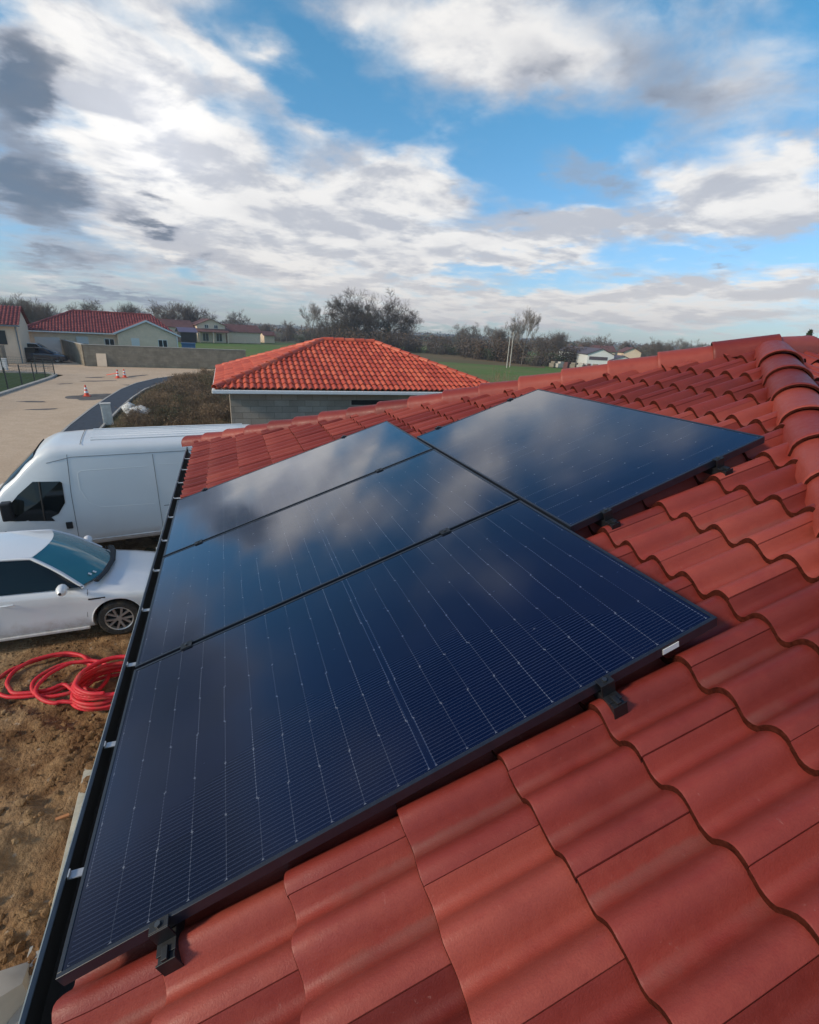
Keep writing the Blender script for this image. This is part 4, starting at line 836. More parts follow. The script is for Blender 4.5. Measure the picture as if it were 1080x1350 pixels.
gable_house('farmhouse', -5.4, 135, .25, 6.6, 8, 4.1, 5.5, M['cream'], M['brown_tile'], 'far farmhouse with gable, two small upper windows and a brown porch roof', 'farmhouse', wins=((2.2, 3.3, 4.1, .9, 0), (4.4, 3.3, 4.1, .9, 0), (1.8, .3, 2.2, 1.4, 0), (5.0, .3, 2.2, 1.4, 0)), ridge='d', extra=porch)
gable_house('outbuilding', 1.6, 139, .3, 8.4, 6, 2.9, 4.5, M['cream'], M['brown_tile'], 'long low far outbuilding with blank pale wall right of the farmhouse', 'outbuilding')
gable_house('shed', 11.2, 150, .3, 3.0, 3, 2.2, 3.1, M['cream'], M['brown_tile'], 'tiny far brown shed at the right end of the farm buildings', 'shed')
# ---- white warehouse on the right
WD = R_(-25)
def hall_x(r):
    mb = MB(); mb.box((1.9, -.04, 2.05), (3.2, .05, .55)); mb.build('dark_band', M['dark_metal'], r)
gable_house('warehouse', 61.6, 74.6, WD, 4.6, 26, 2.75, 3.75, M['white_paint'], M['dark_metal'], 'long white warehouse with low dark purple roof beyond the ridge caps', 'warehouse', ridge='d', over=.2, extra=hall_x)
gable_house('annex', 64.9, 72.3, WD, 4.2, 14, 1.9, 2.75, M['white_paint'], M['dark_metal'], 'lower white gabled annex with small dark window in front of the warehouse', 'annex', wins=((2.1, .7, 1.4, .6, 0),), ridge='d', over=.2)
gable_house('house', 112, 121, WD, 5, 6, 2.6, 3.9, M['cream'], M['brown_tile'], 'small far house with cream gable above the warehouse roof', 'house', ridge='d')
gable_house('house', 98, 122, WD, 9, 7, 2.6, 4.0, M['cream'], M['brown_tile'], 'far house with reddish brown roof behind the left half of the warehouse', 'house')
# a low row of pale stacked materials beside the warehouse
rnd = random.Random(3)
for k in range(7):
    mb = MB(); mb.box((0, 0, .35), (rnd.uniform(1, 2.2), 1, .7)); mb.box((.2, 0, .85), (rnd.uniform(.6, 1.2), .8, .3)); mb.box((0, 0, -.03), (1.2, .9, .06))
    o = mb.build('pallet_stack', [M['block_dirty'], M['capping'], M['brown_tile']][k % 3]); o.location = (57.5 + k * .95 - .2, 77.4 - k * .75 + 1.0, .08); o.rotation_euler = (0, 0, rnd.uniform(0, 1)); tag(o, 'small stack of pale building material on the ground left of the warehouse', 'stack', 'material stacks by the warehouse')
# ---- block wall across the road
bw = tag(empty('boundary_wall', (-12.6, 57.5, 0)), 'long weathered concrete block wall with pale capping across the end of the road', 'wall')
mb = MB(); mb.box((7.6, .1, .98), (15.2, .2, 2.06)); mb.build('wall_run', M['block_dirty'], bw)
mb = MB(); L_ = 12.2; a = math.atan2(11.2, -4.7); mb.box((math.cos(a) * L_ / 2 - .05, math.sin(a) * L_ / 2 + .15, .98), (L_, .2, 2.05), rz=a); mb.build('wall_return', M['block_dirty'], bw)
mb = MB(); mb.box((7.6, .1, 2.035), (15.3, .26, .05)); mb.box((math.cos(a) * L_ / 2 - .05, math.sin(a) * L_ / 2 + .15, 2.034), (L_, .26, .05), rz=a); mb.build('capping', M['capping'], bw)
o = MB(); o.box((-19.6, 55.6, .9), (2.2, .9, 1.8)); o = o.build('garden_wall', M['block_dirty']); tag(o, 'short thick block wall pier in front of the left edge house', 'wall')
o = MB(); o.box((0, 0, .62), (.85, .04, 1.24)); o = o.build('board', M['cream']); o.location = (-11.15, 57.30, 0); o.rotation_euler = (R_(-9), 0, 0); tag(o, 'cream board leaning against the block wall', 'board')
o = MB(); o.box((0, 0, .45), (.5, .4, .9)); o.box((0, 0, .93), (.56, .46, .06)); o = o.build('marker_post', M['white_paint']); o.location = (-17.3, 51.3, 0); tag(o, 'stubby white post at the left edge behind the lawn fence', 'post')
# ---- lawn fence
M['fence'] = mat('dark_green_fence', color=(.03, .035, .032), rough=.6)
fe = tag(empty('mesh_fence', (-12.6, 20, 0)), 'dark wire mesh fence with posts along the kerbed lawn at the left edge', 'fence')
FP = [(-12.62, y) for y in (20, 22.5, 25, 27.5, 30, 32.5, 35, 37.5, 40, 42.5, 45, 47.3)] + [(-14.2, 48.6), (-16.6, 49.0), (-19.1, 49.1), (-21.6, 49.2), (-24, 49.3)]
for p in FP: mb = MB(); mb.box((p[0] + 12.6, p[1] - 20, .70), (.06, .06, 1.40)); mb.build('post', M['fence'], fe)
for p, p2 in zip(FP, FP[1:]):
    mb = MB(); a = Vector((p[0] + 12.6, p[1] - 20, 0)); b = Vector((p2[0] + 12.6, p2[1] - 20, 0))
    for k in range(7): z = .12 + k * .19; mb.tube([a + Vector((0, 0, z)), b + Vector((0, 0, z))], .006, 3, caps=False)
    n_ = 20
    for k in range(1, n_): c = a.lerp(b, k / n_); mb.tube([c + Vector((0, 0, .08)), c + Vector((0, 0, 1.28))], .0035, 3, caps=False)
    mb.build('mesh_panel', M['fence'], fe, recalc=False)
# ---- meter cabinet, cones, poles, stones
o = MB(); o.box((0, 0, .46), (.40, .26, .96)); o.box((0, 0, .955), (.44, .30, .05)); o.box((-.09, -.135, .5), (.17, .015, .62)); o = o.build('meter_cabinet', M['capping']); bevel(o, .015); o.location = (-4.84, 25.1, 0); o.rotation_euler = (0, R_(-1.0), .2)
o.data.materials[0] = mat('pale_cabinet', color=(.62, .60, .54), rough=.7, var=.15, vscale=6); tag(o, 'pale concrete meter cabinet standing on the inner kerb of the pavement', 'cabinet')
M['cone'] = mat('orange_red_plastic', color=(.75, .085, .035), rough=.5); M['cone_white'] = mat('white_band', color=(.75, .75, .75), rough=.4)
def cone():
    r = empty('traffic_cone'); b = MB(); b.box((0, 0, .02), (.40, .40, .04)); b.tube([(0, 0, .04), (0, 0, .74)], [.15, .035], 14); b.build('cone_body', M['cone'], r, smooth=40)
    for z0, z1 in ((.22, .36), (.46, .58)):
        w_ = MB(); w_.tube([(0, 0, z0), (0, 0, z1)], [.15 - .115 * (z0 - .04) / .7 + .004, .15 - .115 * (z1 - .04) / .7 + .004], 14); w_.build('reflective_band', M['cone_white'], r, smooth=40)
    return r
cn_ = cone()
for i, (x, y, lab) in enumerate(((-7.78, 34.9, 'red and white traffic cone standing alone on the dark asphalt patch'), (-7.95, 46.2, 'left traffic cone of the pair farther up the sandy road'), (-7.55, 46.8, 'right traffic cone of the pair farther up the sandy road'))):
    o = cn_ if i == 0 else copy_tree(cn_); o.location = (x, y, 0); o.rotation_euler = (0, 0, i * .7); o.scale = (.92,) * 3; tag(o, lab, 'traffic cone', 'traffic cones on the road')
mb = MB(); mb.tube([(-9.0, 47.6, .10), (-8.2, 47.0, .30), (-7.9, 46.3, .62)], .035, 6); tag(mb.build('barrier_tape', M['cone']), 'strip of red barrier tape sagging from the left cone of the pair', 'tape')
for i, (x, y, h, lab) in enumerate(((44.4, 73.1, 4.9, 'pale thin pole standing at the far edge of the green field, left of the two'), (46.3, 75.3, 5.6, 'taller pale pole right behind the other one at the field edge'))):
    o = MB(); o.tube([(0, 0, 0), (0, 0, h)], [.09, .06], 8); o.tube([(0, 0, h), (0, 0, h + .1)], [.08, .08], 8); o = o.build('pole', M['capping'], smooth=40); o.location = (x, y, 0); tag(o, lab, 'pole', 'poles at the field edge')
rnd = random.Random(8)
for k, (x, y, s_) in enumerate(((-4.1, 27.4, .26), (-3.85, 27.9, .2), (-4.5, 28.6, .22))):
    mb = MB(); icos(mb, (0, 0, .1), s_ * 2.2, rnd); o = mb.build('stone', M['white_paint'], smooth=50); o.location = (x, y, 0); tag(o, ('large', 'small', 'medium')[k] + ' pale stone lying in the weeds beside the pavement kerb', 'stone')
# far small things: blue tarpaulin box behind the wall
o = MB(); o.box((0, 0, .55), (1.5, .8, 1.1)); o.box((0, 0, 1.13), (1.6, .9, .08)); o = o.build('blue_bin', mat('blue_plastic', color=(.03, .10, .22), rough=.5)); o.location = (-3.6, 67.0, .9); o.scale = (1, 1, .9); o.location.z = .0; o.scale.z = 1.9; tag(o, 'blue container peeping over the wall right of the cream gable', 'container')

# ================================================================ VEHICLES
def paint_mat(name, col, rough, coat, zd):
    def b(s, p, co):
        x, y, z = s.xyz(co); n = s.noise(co, 9, 6, .7); n2 = s.noise(co, 2.0, 5, .6)
        mud = s.smooth(s.m('ADD', z, s.m('MULTIPLY', n, -.5)), zd, zd - .45, 0, .85)
        c = s.mix(s.smooth(n2, .4, .75, 0, .18), col, tuple(v * .80 for v in col)); c = s.mix(mud, c, (.30, .22, .14))
        s.put(p.inputs['Base Color'], c); s.put(p.inputs['Roughness'], s.lin(mud, 0, 1, rough, .9)); s.put(p.inputs['Coat Weight'], s.lin(mud, 0, .5, coat, 0))
    return mat(name, b)
M['carwhite'] = paint_mat('white_car_paint', (.72, .74, .75), .28, .8, .22)
M['vanwhite'] = paint_mat('white_van_paint', (.67, .70, .71), .38, .4, .35)
M['carglass'] = mat('car_glass', color=(.008, .011, .012), rough=.06, spec=.4, coat=.0)
M['teal_reflection_glass'] = mat('windscreen_glass', color=(.045, .20, .22), rough=.04, spec=.8, coat=.6)  # teal base colour paints the sky's reflection into the windscreen
M['rubber'] = mat('tyre_rubber', color=(.028, .025, .022), rough=.85, var=.5, vscale=30, dirt=(.17, .12, .07, .5))
M['alloy'] = mat('alloy_rim', color=(.42, .41, .40), rough=.38, metal=.7)
M['blackp'] = mat('black_trim', color=(.012, .012, .013), rough=.5)
M['seam'] = mat('panel_gap', color=(.10, .11, .12), rough=.9)
M['lamp'] = mat('lamp_glass', color=(.35, .38, .40), rough=.08, spec=.8, coat=1.0)
M['undersh'] = mat('underbody', color=(.010, .010, .010), rough=.9)
def cut(o, cutters):
    """subtract cylinders (wheel openings) and keep the result as the mesh"""
    made = []
    for (x, y, z, r, ln) in cutters:
        c = MB(); c.tube([(x, y - ln / 2, z), (x, y + ln / 2, z)], r, 32); co = c.build('cutter', M['blackp']); made.append(co)
        co.matrix_world = o.matrix_world
        md = o.modifiers.new('b', 'BOOLEAN'); md.object = co; md.operation = 'DIFFERENCE'; md.solver = 'EXACT'
    bpy.context.view_layer.update(); dg = bpy.context.evaluated_depsgraph_get(); me = bpy.data.meshes.new_from_object(o.evaluated_get(dg)); o.modifiers.clear(); o.data = me
    for c in made: bpy.data.objects.remove(c)
    me.polygons.foreach_set('use_smooth', [True] * len(me.polygons)); me.set_sharp_from_angle(angle=R_(32))
def wheel(par, x, y, r, w_, side, spokes=5, name='wheel'):
    wh_ = bpy.data.objects.new(name, None); C.objects.link(wh_); wh_.parent = par; wh_.location = (x, y, r); s = side
    t = MB(); prof = [(.70, -.5), (.93, -.5), (.985, -.42), (1, -.28), (1, .28), (.985, .42), (.93, .5), (.70, .5), (.66, .3), (.66, -.3)]
    t.grid([[(math.cos(a) * r * p, s * w_ * q_, math.sin(a) * r * p) for p, q_ in prof] for a in [2 * math.pi * k / 40 for k in range(41)]], closed=True); t.build('tyre', M['rubber'], wh_, smooth=40)
    m = MB(); rp = [(.70, .46), (.67, .50), (.63, .46), (.60, .18), (.02, .10)]
    m.grid([[(math.cos(a) * r * p, s * w_ * q_, math.sin(a) * r * p) for p, q_ in rp[:4]] for a in [2 * math.pi * k / 40 for k in range(41)]])
    for k in range(spokes):
        for dlt in (-.17, .17):
            a = 2 * math.pi * k / spokes + .35; d = Vector((math.cos(a), 0, math.sin(a))); e_ = Vector((-math.sin(a), 0, math.cos(a)))
            i0 = d * r * .10 + e_ * r * dlt * .5; i1 = d * r * .64 + e_ * r * dlt * 1.25; yv = Vector((0, s * w_ * .40, 0)); y2 = Vector((0, s * w_ * .46, 0)); e2 = e_ * r * .055; dn = Vector((0, s * w_ * .14, 0))
            m.add([i0 - e2 + yv, i0 + e2 + yv, i1 + e2 + y2, i1 - e2 + y2, i0 - e2 + yv - dn, i0 + e2 + yv - dn, i1 + e2 + y2 - dn, i1 - e2 + y2 - dn], [(0, 1, 2, 3), (4, 7, 6, 5), (0, 4, 5, 1), (2, 6, 7, 3), (0, 3, 7, 4), (1, 5, 6, 2)])
    m.tube([(0, s * w_ * .28, 0), (0, s * w_ * .45, 0)], r * .15, 14); m.build('rim', M['alloy'], wh_, smooth=40)
    b = MB(); b.tube([(0, s * w_ * .02, 0), (0, s * w_ * .08, 0)], r * .62, 24); b.build('brake_disc', M['undersh'], wh_)
    return wh_
def interp(tab, x):
    for (a, *va), (b, *vb) in zip(tab, tab[1:]):
        if x <= b: t = (x - a) / (b - a); t = t * t * (3 - 2 * t) * .35 + t * .65; return [p + (q_ - p) * t for p, q_ in zip(va, vb)]
    return list(tab[-1][1:])
def hatch(name, L=4.05, W=1.66, paint='carwhite', H=1.38, glass='carglass', detail=True):
    """car pointing +X, nose at x = 0, centred on y = 0.  d = distance behind the nose."""
    r = empty(name); hw = W / 2; k = L / 4.05; kh = H / 1.38
    #      d     halfwidth  shoulder z  centre top z  bottom z
    T = [(0, .55, .46, .50, .26), (.05, .66, .55, .60, .22), (.16, .76, .63, .675, .20), (.38, .80, .70, .765, .19), (.70, .825, .755, .835, .18), (1.0, .83, .80, .885, .18), (1.5, .83, .875, .93, .18), (2.3, .83, .905, .94, .18), (3.0, .83, .925, .95, .18), (3.5, .80, .93, .95, .19), (3.85, .74, .90, .93, .22), (3.98, .68, .82, .86, .26), (4.05, .60, .62, .66, .34)]
    rows = []
    for i in range(46):
        d = 4.05 * i / 45; d = 4.05 * (.5 - .5 * math.cos(math.pi * i / 45)) * .55 + d * .45
        w_, zs, zc, zb = interp(T, d); w_ *= hw / .83; zs *= kh; zc *= kh; fe_ = .0
        for wx in (.78, 3.28): fe_ = max(fe_, math.exp(-((d - wx) / .42) ** 2))
        half = [(0, zb), (w_ * .86, zb), (w_ * .955, zb + .05), (w_ * .985 + .010 * fe_, zb + .13), (w_ * .972 + .022 * fe_, .42 * kh + .02), (w_ * .975 + .026 * fe_, .60 * zs + .12), (w_ * .985 + .022 * fe_, zs - .10), (w_ * .96 + .014 * fe_, zs - .035), (w_ * .915, zs), (w_ * .70, zs + (zc - zs) * .60), (w_ * .42, zs + (zc - zs) * .90), (0, zc)]
        ring = [(-d * k, y, z) for y, z in half] + [(-d * k, -y, z) for y, z in half[-2:0:-1]]
        rows.append(ring)
    mb = MB(); mb.grid(rows, closed=True); n = len(rows[0]); mb.f.append(list(range(n))); mb.a.append(0); mb.mi.append(0); mb.f.append([len(rows) * n - n + i for i in range(n)][::-1]); mb.a.append(0); mb.mi.append(0)
    body = mb.build('body', M[paint], r)
    wr = .29 * (1 if detail else 1.05)
    if detail: cut(body, [(-.78 * k, sg * (hw - .12), wr + .02, wr + .055, .5) for sg in (1, -1)] + [(-3.28 * k, sg * (hw - .12), wr + .02, wr + .055, .5) for sg in (1, -1)])
    else: body.data.polygons.foreach_set('use_smooth', [True] * len(body.data.polygons))
    u = MB(); u.box((-2.02 * k, 0, .40), (3.9 * k, W - .50, .40)); u.build('underbody', M['undersh'], r)
    for wx in (.78, 3.28):
        for sg in (1, -1): wheel(r, -wx * k, sg * (hw - .105), wr, .19, sg)
    # greenhouse
    def P_(d, y, z): return (-d * k, y * hw / .83, z * kh)
    gh = MB(); N_ = 10; ws0, ws1, rt0, rt1, rw = [], [], [], [], []
    A0 = lambda t: P_(.90 + .30 * t * t, .735 * t, .915 - .02 * t * t); A1 = lambda t: P_(1.66 + .14 * t * t, .545 * t, 1.375 - .035 * t * t)
    B0 = lambda t: P_(3.25 - .02 * t * t, .52 * t, 1.345 - .03 * t * t); B1 = lambda t: P_(3.78 - .10 * t * t, .66 * t, .955)
    ts = [-1 + 2 * i / N_ for i in range(N_ + 1)]
    def mixp(a, b, f, bulge=0): return tuple(a[i] + (b[i] - a[i]) * f + (bulge * math.sin(math.pi * f) if i == 2 else 0) for i in range(3))
    w_ = MB(); w_.grid([[mixp(A0(t), A1(t), f, .035) for t in ts] for f in (0, .2, .4, .6, .8, 1)]); w_.build('windscreen', M['teal_reflection_glass'] if detail else M['carglass'], r, smooth=60)
    rf = MB(); top = [[mixp(A1(t), B0(t), f, .035) for t in ts] for f in (0, .1, .25, .4, .6, .8, .9, 1)]
    top = [[(p[0], p[1] * 1.03, p[2] + .004) for p in row] for row in top]; low = [[(p[0], p[1], p[2] - .03) for p in row] for row in top]
    rf.grid(top); rf.grid(low); rf.grid([[top[i][0], low[i][0]] for i in range(8)]); rf.grid([[top[i][-1], low[i][-1]] for i in range(8)]); rf.grid([top[0], low[0]]); rf.grid([top[-1], low[-1]]); rf.build('roof', M[paint], r, smooth=60)
    rr_ = MB(); rr_.grid([[mixp(B0(t), B1(t), f, .02) for t in ts] for f in (0, .33, .66, 1)]); rr_.build('rear_window', M['carglass'], r, smooth=60)
    for sg in (1, -1):
        sw = MB(); rows = []
        for i in range(15):
            f = i / 14; d0 = 1.18 + (3.62 - 1.18) * f; lo = P_(d0, sg * .775, .89 + .035 * f)
            dt = 1.18 + (3.62 - 1.18) * f; tz = 1.345
            if dt < 1.80: q_ = (dt - 1.18) / .62; up = mixp(A0(sg), A1(sg), max(.02, q_), .02)
            elif dt > 3.23: q_ = (dt - 3.23) / .45; up = mixp(B0(sg), B1(sg), min(.98, q_), .01)
            else: up = mixp(A1(sg), B0(sg), (dt - 1.80) / 1.43, .03)
            rows.append([lo, mixp(lo, up, .35, .012), mixp(lo, up, .7, .012), up])
        sw.grid(rows); sw.build('side_window', M['carglass'], r, smooth=60)
        pl = MB(); pts = [mixp(A0(sg), A1(sg), f, .035) for f in (-.04, .2, .4, .6, .8, 1)] + [mixp(A1(sg), B0(sg), f, .035) for f in (.1, .3, .5, .7, .9, 1)] + [mixp(B0(sg), B1(sg), f, .02) for f in (.3, .6, 1.0)]
        pl.tube([(p[0], p[1] * 1.012, p[2] - .004) for p in pts], [.030] * 6 + [.026] * 6 + [.05, .075, .10], 8, flat=.75); pl.build('roof_pillar', M[paint], r, smooth=60)
        if detail:
            bp = MB(); bp.tube([P_(2.33, sg * .785, .90), P_(2.42, sg * .60, 1.35)], .022, 6); bp.build('window_post', M['blackp'], r)
            mi_ = MB(); c = Vector(P_(1.40, sg * .93, .955)); rows = []
            for i in range(9):
                f = i / 8; rad = math.sin(math.pi * min(.97, max(.03, f))) ** .55
                rows.append([c + Vector(((math.cos(a) * .075 * rad), sg * (f - .5) * .25, math.sin(a) * .085 * rad)) for a in [2 * math.pi * j / 12 for j in range(12)]])
            mi_.grid(rows, closed=True); mi_.tube([c + Vector((0, -sg * .06, -.02)), c + Vector((.03, -sg * .15, -.05))], .022, 6); mi_.build('wing_mirror', M[paint], r, smooth=60)
            y = sg * (hw + .004)
            for pts_ in ([(-1.20 * k, .30), (-1.16 * k, .60), (-1.12 * k, .86)], [(-2.30 * k, .30), (-2.32 * k, .60), (-2.36 * k, .89)], [(-3.15 * k, .42), (-3.02 * k, .60), (-3.05 * k, .90)]):
                sm = MB(); sm.tube([(x, sg * (hw * (.972 if z > .35 else .975) + (.006 if z < .7 else .001)), z) for x, z in pts_], .004, 5); sm.build('door_gap', M['seam'], r)
            sl = MB(); sl.box((-1.02 * k, sg * (hw - .004), .70), (.22, .018, .022)); sl.build('side_trim', M['blackp'], r)
            sk = MB(); sk.box((-2.05 * k, sg * (hw - .03), .215), (1.75 * k, .05, .045)); bevel(sk.build('side_skirt', M[paint], r), .01)
            for dx in (2.12, 3.0): hd = MB(); hd.tube([(-dx * k - .08, sg * (hw - .008), .755), (-dx * k, sg * (hw + .010), .76), (-dx * k + .08, sg * (hw - .008), .755)], [.008, .013, .008], 6); hd.build('door_handle', M[paint], r, smooth=50)
            hl = MB(); hl.grid([[P_(.10 + .26 * f, sg * (.60 + .20 * f), .585 + .105 * f + dz) for dz in (-.05, .0, .045)] for f in (0, .25, .5, .75, 1)]); o_ = hl.build('headlight', M['lamp'], r, smooth=50); o_.location = (.022, sg * .014, .012)
            tl = MB(); tl.box(P_(3.96, sg * .60, .80), (.10, .22, .12)); bevel(tl.build('tail_light', mat('red_lens', color=(.35, .01, .01), rough=.2), r), .02)
            ar = MB(); ar.tube([(-.78 * k + math.cos(a) * (wr + .06), sg * (hw - .012), wr + .02 + math.sin(a) * (wr + .06)) for a in [math.pi * j / 16 for j in range(17)]], .010, 6); ar.build('arch_lip', M[paint], r, smooth=50)
    if detail:
        wp_ = MB(); wp_.tube([P_(1.02, -.66, .912), P_(.94, -.40, .925), P_(.90, 0, .93), P_(.94, .40, .925), P_(1.02, .66, .912)], .045, 8, flat=.5); wp_.build('wiper_cowl', M['blackp'], r)
        st = MB(); 
        for (t, f) in ((-.72, .10), (-.62, .085)): a = mixp(A0(t), A1(t), f, .035); st.box((a[0] + .004, a[1], a[2] + .012), (.05, .05, .004), M=Matrix.Rotation(R_(32), 3, 'Y'))
        st.build('window_sticker', M['sticker'], r)
        gr_ = MB(); gr_.box((-.022, 0, .50), (.04, .9, .10)); gr_.build('grille', M['blackp'], r)
        pt_ = MB(); pt_.box((.006, 0, .38), (.01, .48, .10)); pt_.build('number_plate', M['white_trim'], r)
    else:
        for sg in (1, -1): tl = MB(); tl.box(P_(4.02, sg * .58, .78), (.10, .26, .14)); tl.build('tail_light', mat('red_lens', color=(.35, .01, .01), rough=.2), r)
        pt_ = MB(); pt_.box(P_(4.06, 0, .55), (.03, .46, .11)); pt_.build('number_plate', M['white_trim'], r)
    return r
car = hatch('parked_car'); car.location = (-.62, 7.56, 0); car.rotation_euler = (0, 0, R_(2)); tag(car, 'white hatchback parked on the mud beside the gutter, muddy alloy wheel turned to the viewer', 'car')
M['navy'] = mat('navy_car_paint', color=(.016, .016, .026), rough=.25, coat=.8)
M['silver'] = mat('white_suv_paint', color=(.60, .61, .62), rough=.3, coat=.6)
c2 = hatch('parked_car', L=4.5, W=1.75, paint='navy', H=1.42, detail=False); c2.location = (-14.9, 61.3, 0); c2.rotation_euler = (0, 0, R_(3)); tag(c2, 'dark navy saloon parked in front of the bungalow garage door', 'car')
c3 = hatch('parked_car', L=4.4, W=1.8, paint='silver', H=1.72, detail=False); c3.location = (-16.2, 63.9, 0); c3.rotation_euler = (0, 0, R_(6)); tag(c3, 'white car half hidden behind the dark navy saloon', 'car')
# ---- van: nose towards -X (local: x = distance from the rear end towards the nose, +y = far side)
def make_van():
    r = empty('panel_van'); W = 1.92; hw = W / 2
    # x, half width bottom, half width at roof, roof z, bottom z
    T = [(0, .93, .80, 2.34, .46), (.06, .955, .83, 2.385, .42), (.5, .96, .84, 2.40, .40), (3.2, .96, .84, 2.41, .40), (3.95, .96, .825, 2.37, .38), (4.15, .955, .80, 2.27, .38), (4.65, .95, .775, 1.78, .36), (5.02, .94, .80, 1.36, .34), (5.5, .90, .78, 1.16, .33), (5.72, .84, .72, 1.02, .33), (5.85, .70, .62, .80, .36)]
    rows = []
    xs = [0, .06, .2, .5, 1, 1.6, 2.2, 2.8, 3.2, 3.6, 3.8, 3.92, 4.02, 4.15, 4.35, 4.55, 4.75, 4.95, 5.15, 5.4, 5.6, 5.74, 5.85]
    for x in xs:
        wb, wt, zr, zb = interp(T, x); h = zr - zb
        half = [(0, zb), (wb - .04, zb), (wb, zb + .06), (wb + .008, zb + .25), (wb + .004, zb + .42 * h), (wb - (wb - wt) * .35, zb + .66 * h), (wt + .035, zr - .19), (wt + .018, zr - .13), (wt - .012, zr - .075), (wt - .06, zr - .035), (wt - .14, zr - .012), (wt * .5, zr + .008), (0, zr + .014)]
        rows.append([(-x, -y, z) for y, z in half] + [(-x, y, z) for y, z in half[-2:0:-1]])
    mb = MB(); mb.grid(rows, closed=True); n = len(rows[0]); mb.f += [list(range(n)), [len(rows) * n - n + i for i in range(n)][::-1]]; mb.a += [0, 0]; mb.mi += [0, 0]
    body = mb.build('body', M['vanwhite'], r); cut(body, [(-1.05, sg * .86, .36, .40, .5) for sg in (1, -1)] + [(-4.95, sg * .86, .36, .40, .5) for sg in (1, -1)])
    for x in (1.05, 4.95):
        for sg in (1, -1): wheel(r, -x, sg * .80, .33, .2, sg, name='wheel')
    u = MB(); u.box((-2.8, 0, .45), (5.3, 1.3, .3)); u.build('underbody', M['undersh'], r)
    def sy(z, x=1.5):
        wb, wt, zr, zb = interp(T, x); h = zr - zb; tab = [(zb + .06, wb), (zb + .25, wb + .008), (zb + .42 * h, wb + .004), (zb + .66 * h, wb - (wb - wt) * .35), (zr - .19, wt + .035), (zr - .13, wt + .018), (zr - .075, wt - .012)]
        for (a, va), (b, vb) in zip(tab, tab[1:]):
            if z <= b: return va + (vb - va) * (z - a) / (b - a)
        return tab[-1][1]
    def strip(pts, rad, m, name, sg=-1, off=.001):
        fine = []
        for (x, z), (x2, z2) in zip(pts, pts[1:]):
            k = max(1, int(max(abs(x - x2), abs(z - z2)) / .12))
            for j in range(k): fine.append((x + (x2 - x) * j / k, z + (z2 - z) * j / k))
        fine.append(pts[-1]); s = MB(); s.tube([(-x, sg * (sy(z, x) + off), z) for x, z in fine], rad, 6); return s.build(name, m, r, smooth=50)
    X0 = lambda s: .0 - s + 2.28                       # photo station to van x
    for sg in (-1, 1):
        strip([(3.68, 2.22), (3.72, 1.5), (3.73, .55)], .005, M['seam'], 'door_gap', sg); strip([(2.26, 2.14), (2.24, .52)], .005, M['seam'], 'door_gap', sg)
        strip([(0.02, 2.16), (2.26, 2.17), (3.62, 2.17), (4.02, 2.08)], .005, M['seam'], 'roof_seam', sg)
        # pressed recess in the side panel: raised lip
        rc = [(2.37, 1.90), (3.50, 1.90), (3.56, 1.86), (3.57, 1.55), (3.47, 1.28), (3.27, 1.16), (2.34, 1.12)]
        strip(rc, .006, M['vanwhite'], 'panel_pressing', sg, -.002)
        strip([(2.17, 1.92), (.15, 1.90)], .006, M['vanwhite'], 'panel_pressing', sg, -.002); strip([(2.17, 1.12), (.15, 1.12)], .007, M['vanwhite'], 'panel_pressing', sg, -.002); strip([(2.17, 1.06), (.15, 1.06)], .008, M['seam'], 'panel_pressing', sg, -.004)
        strip([(.1, .50), (1.8, .50), (3.3, .50), (4.45, .50)], .012, M['vanwhite'], 'sill', sg, .0)
        wn = [(3.83, 1.70), (3.86, 1.73), (4.28, 1.75), (4.54, 1.52), (4.80, 1.22), (4.72, 1.05), (4.05, .98), (4.17, 1.02), (3.97, 1.12), (3.84, 1.32)]
        mb = MB(); c0 = (4.27, 1.35); ring = [(-x, sg * (sy(z, x) + .014), z) for x, z in wn]; cc = (-c0[0], sg * (sy(c0[1], c0[0]) + .030), c0[1])
        mb.add(ring + [cc], [(i, (i + 1) % len(ring), len(ring)) for i in range(len(ring))]); mb.build('side_window', M['carglass'], r)
        strip([(4.20, 1.02), (4.18, 1.74)], .014, M['blackp'], 'window_divider', sg, .028)
        hd = MB(); hd.box((-3.84, sg * (sy(.84, 3.84) + .012), .86), (.11, .03, .14)); bevel(hd.build('door_handle', M['blackp'], r), .02)
        mi_ = MB(); mi_.box((-4.70, sg * 1.10, 1.30), (.16, .20, .34)); mi_.box((-4.68, sg * 1.0, 1.16), (.06, .18, .06)); bevel(mi_.build('wing_mirror', M['blackp'], r), .04, 3)
        hl = MB(); hl.box((-5.56, sg * .78, .92), (.34, .22, .22)); bevel(hl.build('headlight', M['lamp'], r), .05, 3)
    # windscreen
    ws = MB(); g_ = []
    for x in (4.20, 4.4, 4.65, 4.9, 5.00):
        wb, wt, zr, zb = interp(T, x); g_.append([(-x - .012, wt * t * .93, zr + .024 - .02 * t * t - (.06 if abs(t) == 1 else 0)) for t in (-1, -.9, -.5, 0, .5, .9, 1)])
    ws.grid(g_); ws.build('windscreen', M['carglass'], r, smooth=60)
    # roof ribs
    for y in (-.55, -.33, -.11, .11, .33, .55):
        rb = MB(); rb.tube([(-.25, y, 2.410), (-1.6, y, 2.418), (-3.3, y, 2.418)], .016, 6, flat=.8); rb.build('roof_rib', M['vanwhite'], r, smooth=50)
    s = MB(); s.tube([(-3.45, -.78, 2.385), (-3.45, -.5, 2.416), (-3.45, 0, 2.424), (-3.45, .5, 2.416), (-3.45, .78, 2.385)], .005, 5); s.build('roof_seam', M['seam'], r)
    s = MB(); s.box((.012, 0, .62), (.05, 1.7, .16)); bevel(s.build('rear_bumper', M['blackp'], r), .02)
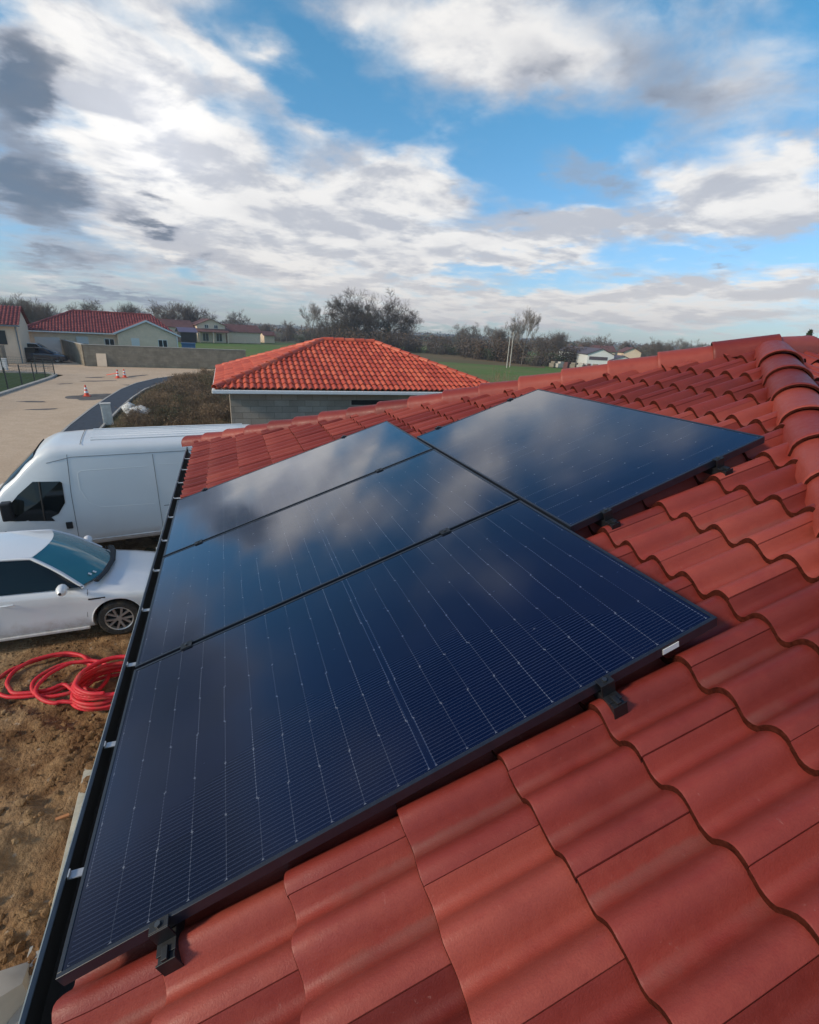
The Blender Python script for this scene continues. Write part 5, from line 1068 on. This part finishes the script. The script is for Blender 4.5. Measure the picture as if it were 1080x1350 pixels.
    for sg in (-1, 1): s = MB(); s.box((.01, sg * .86, 1.15), (.04, .12, .5)); s.build('tail_light', mat('red_lens', color=(.35, .01, .01), rough=.2), r)
    return r
van = make_van(); van.location = (1.06, 11.05, 0); van.rotation_euler = (0, 0, R_(8.3)); tag(van, 'long white high roofed panel van with dark cab window parked behind the white hatchback', 'van')

# ================================================================ THINGS ON THE MUD
M['hose'] = mat('red_corrugated_conduit', color=(.60, .018, .030), rough=.55, spec=.4, var=.12, vscale=14, dirt=(.30, .12, .07, .5))
def ribbed(pts, r0):
    """resample a path finely and alternate the radius: corrugated conduit"""
    P_ = [Vector(p) for p in pts]; out = []; rad = []
    for i in range(len(P_) - 1):
        a, b, c, d = P_[max(0, i - 1)], P_[i], P_[i + 1], P_[min(len(P_) - 1, i + 2)]
        n = max(2, int((c - b).length / .022))
        for j in range(n):
            t = j / n; q_ = .5 * ((2 * b) + (c - a) * t + (2 * a - 5 * b + 4 * c - d) * t * t + (3 * b - a - 3 * c + d) * t ** 3); out.append(q_)
    return out, [r0 * (1.0 if k % 2 else .86) for k in range(len(out))]
path = []; rnd = random.Random(6)
def loop(cx, cy, rx, ry, a0, a1, z0, z1, tilt=0, n=14):
    for i in range(n):
        t = i / n; a = a0 + (a1 - a0) * t
        path.append((cx + rx * math.cos(a) * (1 + .02 * rnd.gauss(0, 1)), cy + ry * math.sin(a) * (1 + .02 * rnd.gauss(0, 1)), z0 + (z1 - z0) * t + .04 + tilt * math.sin(a)))
loop(-2.15, 5.88, .56, .43, R_(20), R_(330), .0, .02, 0, 20)
loop(-2.10, 5.86, .46, .40, R_(-30), R_(320), .05, .07, .01, 20)
loop(-1.85, 5.62, .36, .33, R_(-60), R_(330), .06, .09, .02, 20)
loop(-1.72, 5.50, .40, .38, R_(-40), R_(290), .10, .12, .03, 18)
for k in range(9):
    loop(-1.28 + .015 * k, 5.24 - .020 * k + .02 * math.sin(k * 2), .40 - .012 * (k % 3), .34 + .012 * (k % 2), R_(-70), R_(290), .02 + .046 * k, .02 + .046 * (k + 1), .025 * math.sin(k), 16)
p_, r__ = ribbed(path, .027); mb = MB(); mb.tube(p_, r__, 8); tag(mb.build('conduit_coil', M['hose'], smooth=70), 'tangled coil of bright red corrugated conduit lying on the mud', 'conduit')
M['plank'] = mat('weathered_plank', color=(.44, .42, .34), rough=.9, var=.2, vscale=10)
def plank(name, pts, z, t, m, lab, cat):
    mb = MB(); n = len(pts); mb.add([(x, y, z) for x, y in pts] + [(x, y, z + t) for x, y in pts], [tuple(range(n))[::-1], tuple(range(n, 2 * n))] + [(i, (i + 1) % n, n + (i + 1) % n, n + i) for i in range(n)]); o = mb.build(name, m); bevel(o, .004); tag(o, lab, cat); return o
plank('plank', [(-1.30, 4.02), (-1.21, 4.04), (-1.12, 2.5), (-1.22, 2.48)], .015, .035, M['plank'], 'long pale weathered plank on the mud below the gutter', 'plank')
plank('plank', [(-1.30, 2.30), (-1.10, 2.33), (-1.04, .2), (-1.26, .2)], .0, .035, M['kerb'], 'grey plank nearest the camera, below the gutter at bottom left', 'plank')
mb = MB(); rnd = random.Random(4); icos(mb, (0, 0, 0), .42, rnd); o = mb.build('concrete_lump', M['capping'], smooth=30); o.location = (-1.46, 1.95, .02); tag(o, 'broken grey lump of concrete at the bottom left corner', 'rubble')
o = MB(); o.box((0, 0, .012), (.11, .03, .02)); o = o.build('wood_offcut', mat('orange_wood', color=(.50, .22, .09), rough=.8)); o.location = (-1.37, 3.46, .02); o.rotation_euler = (0, .1, .3); tag(o, 'small orange wood offcut lying alone on the mud', 'wood')
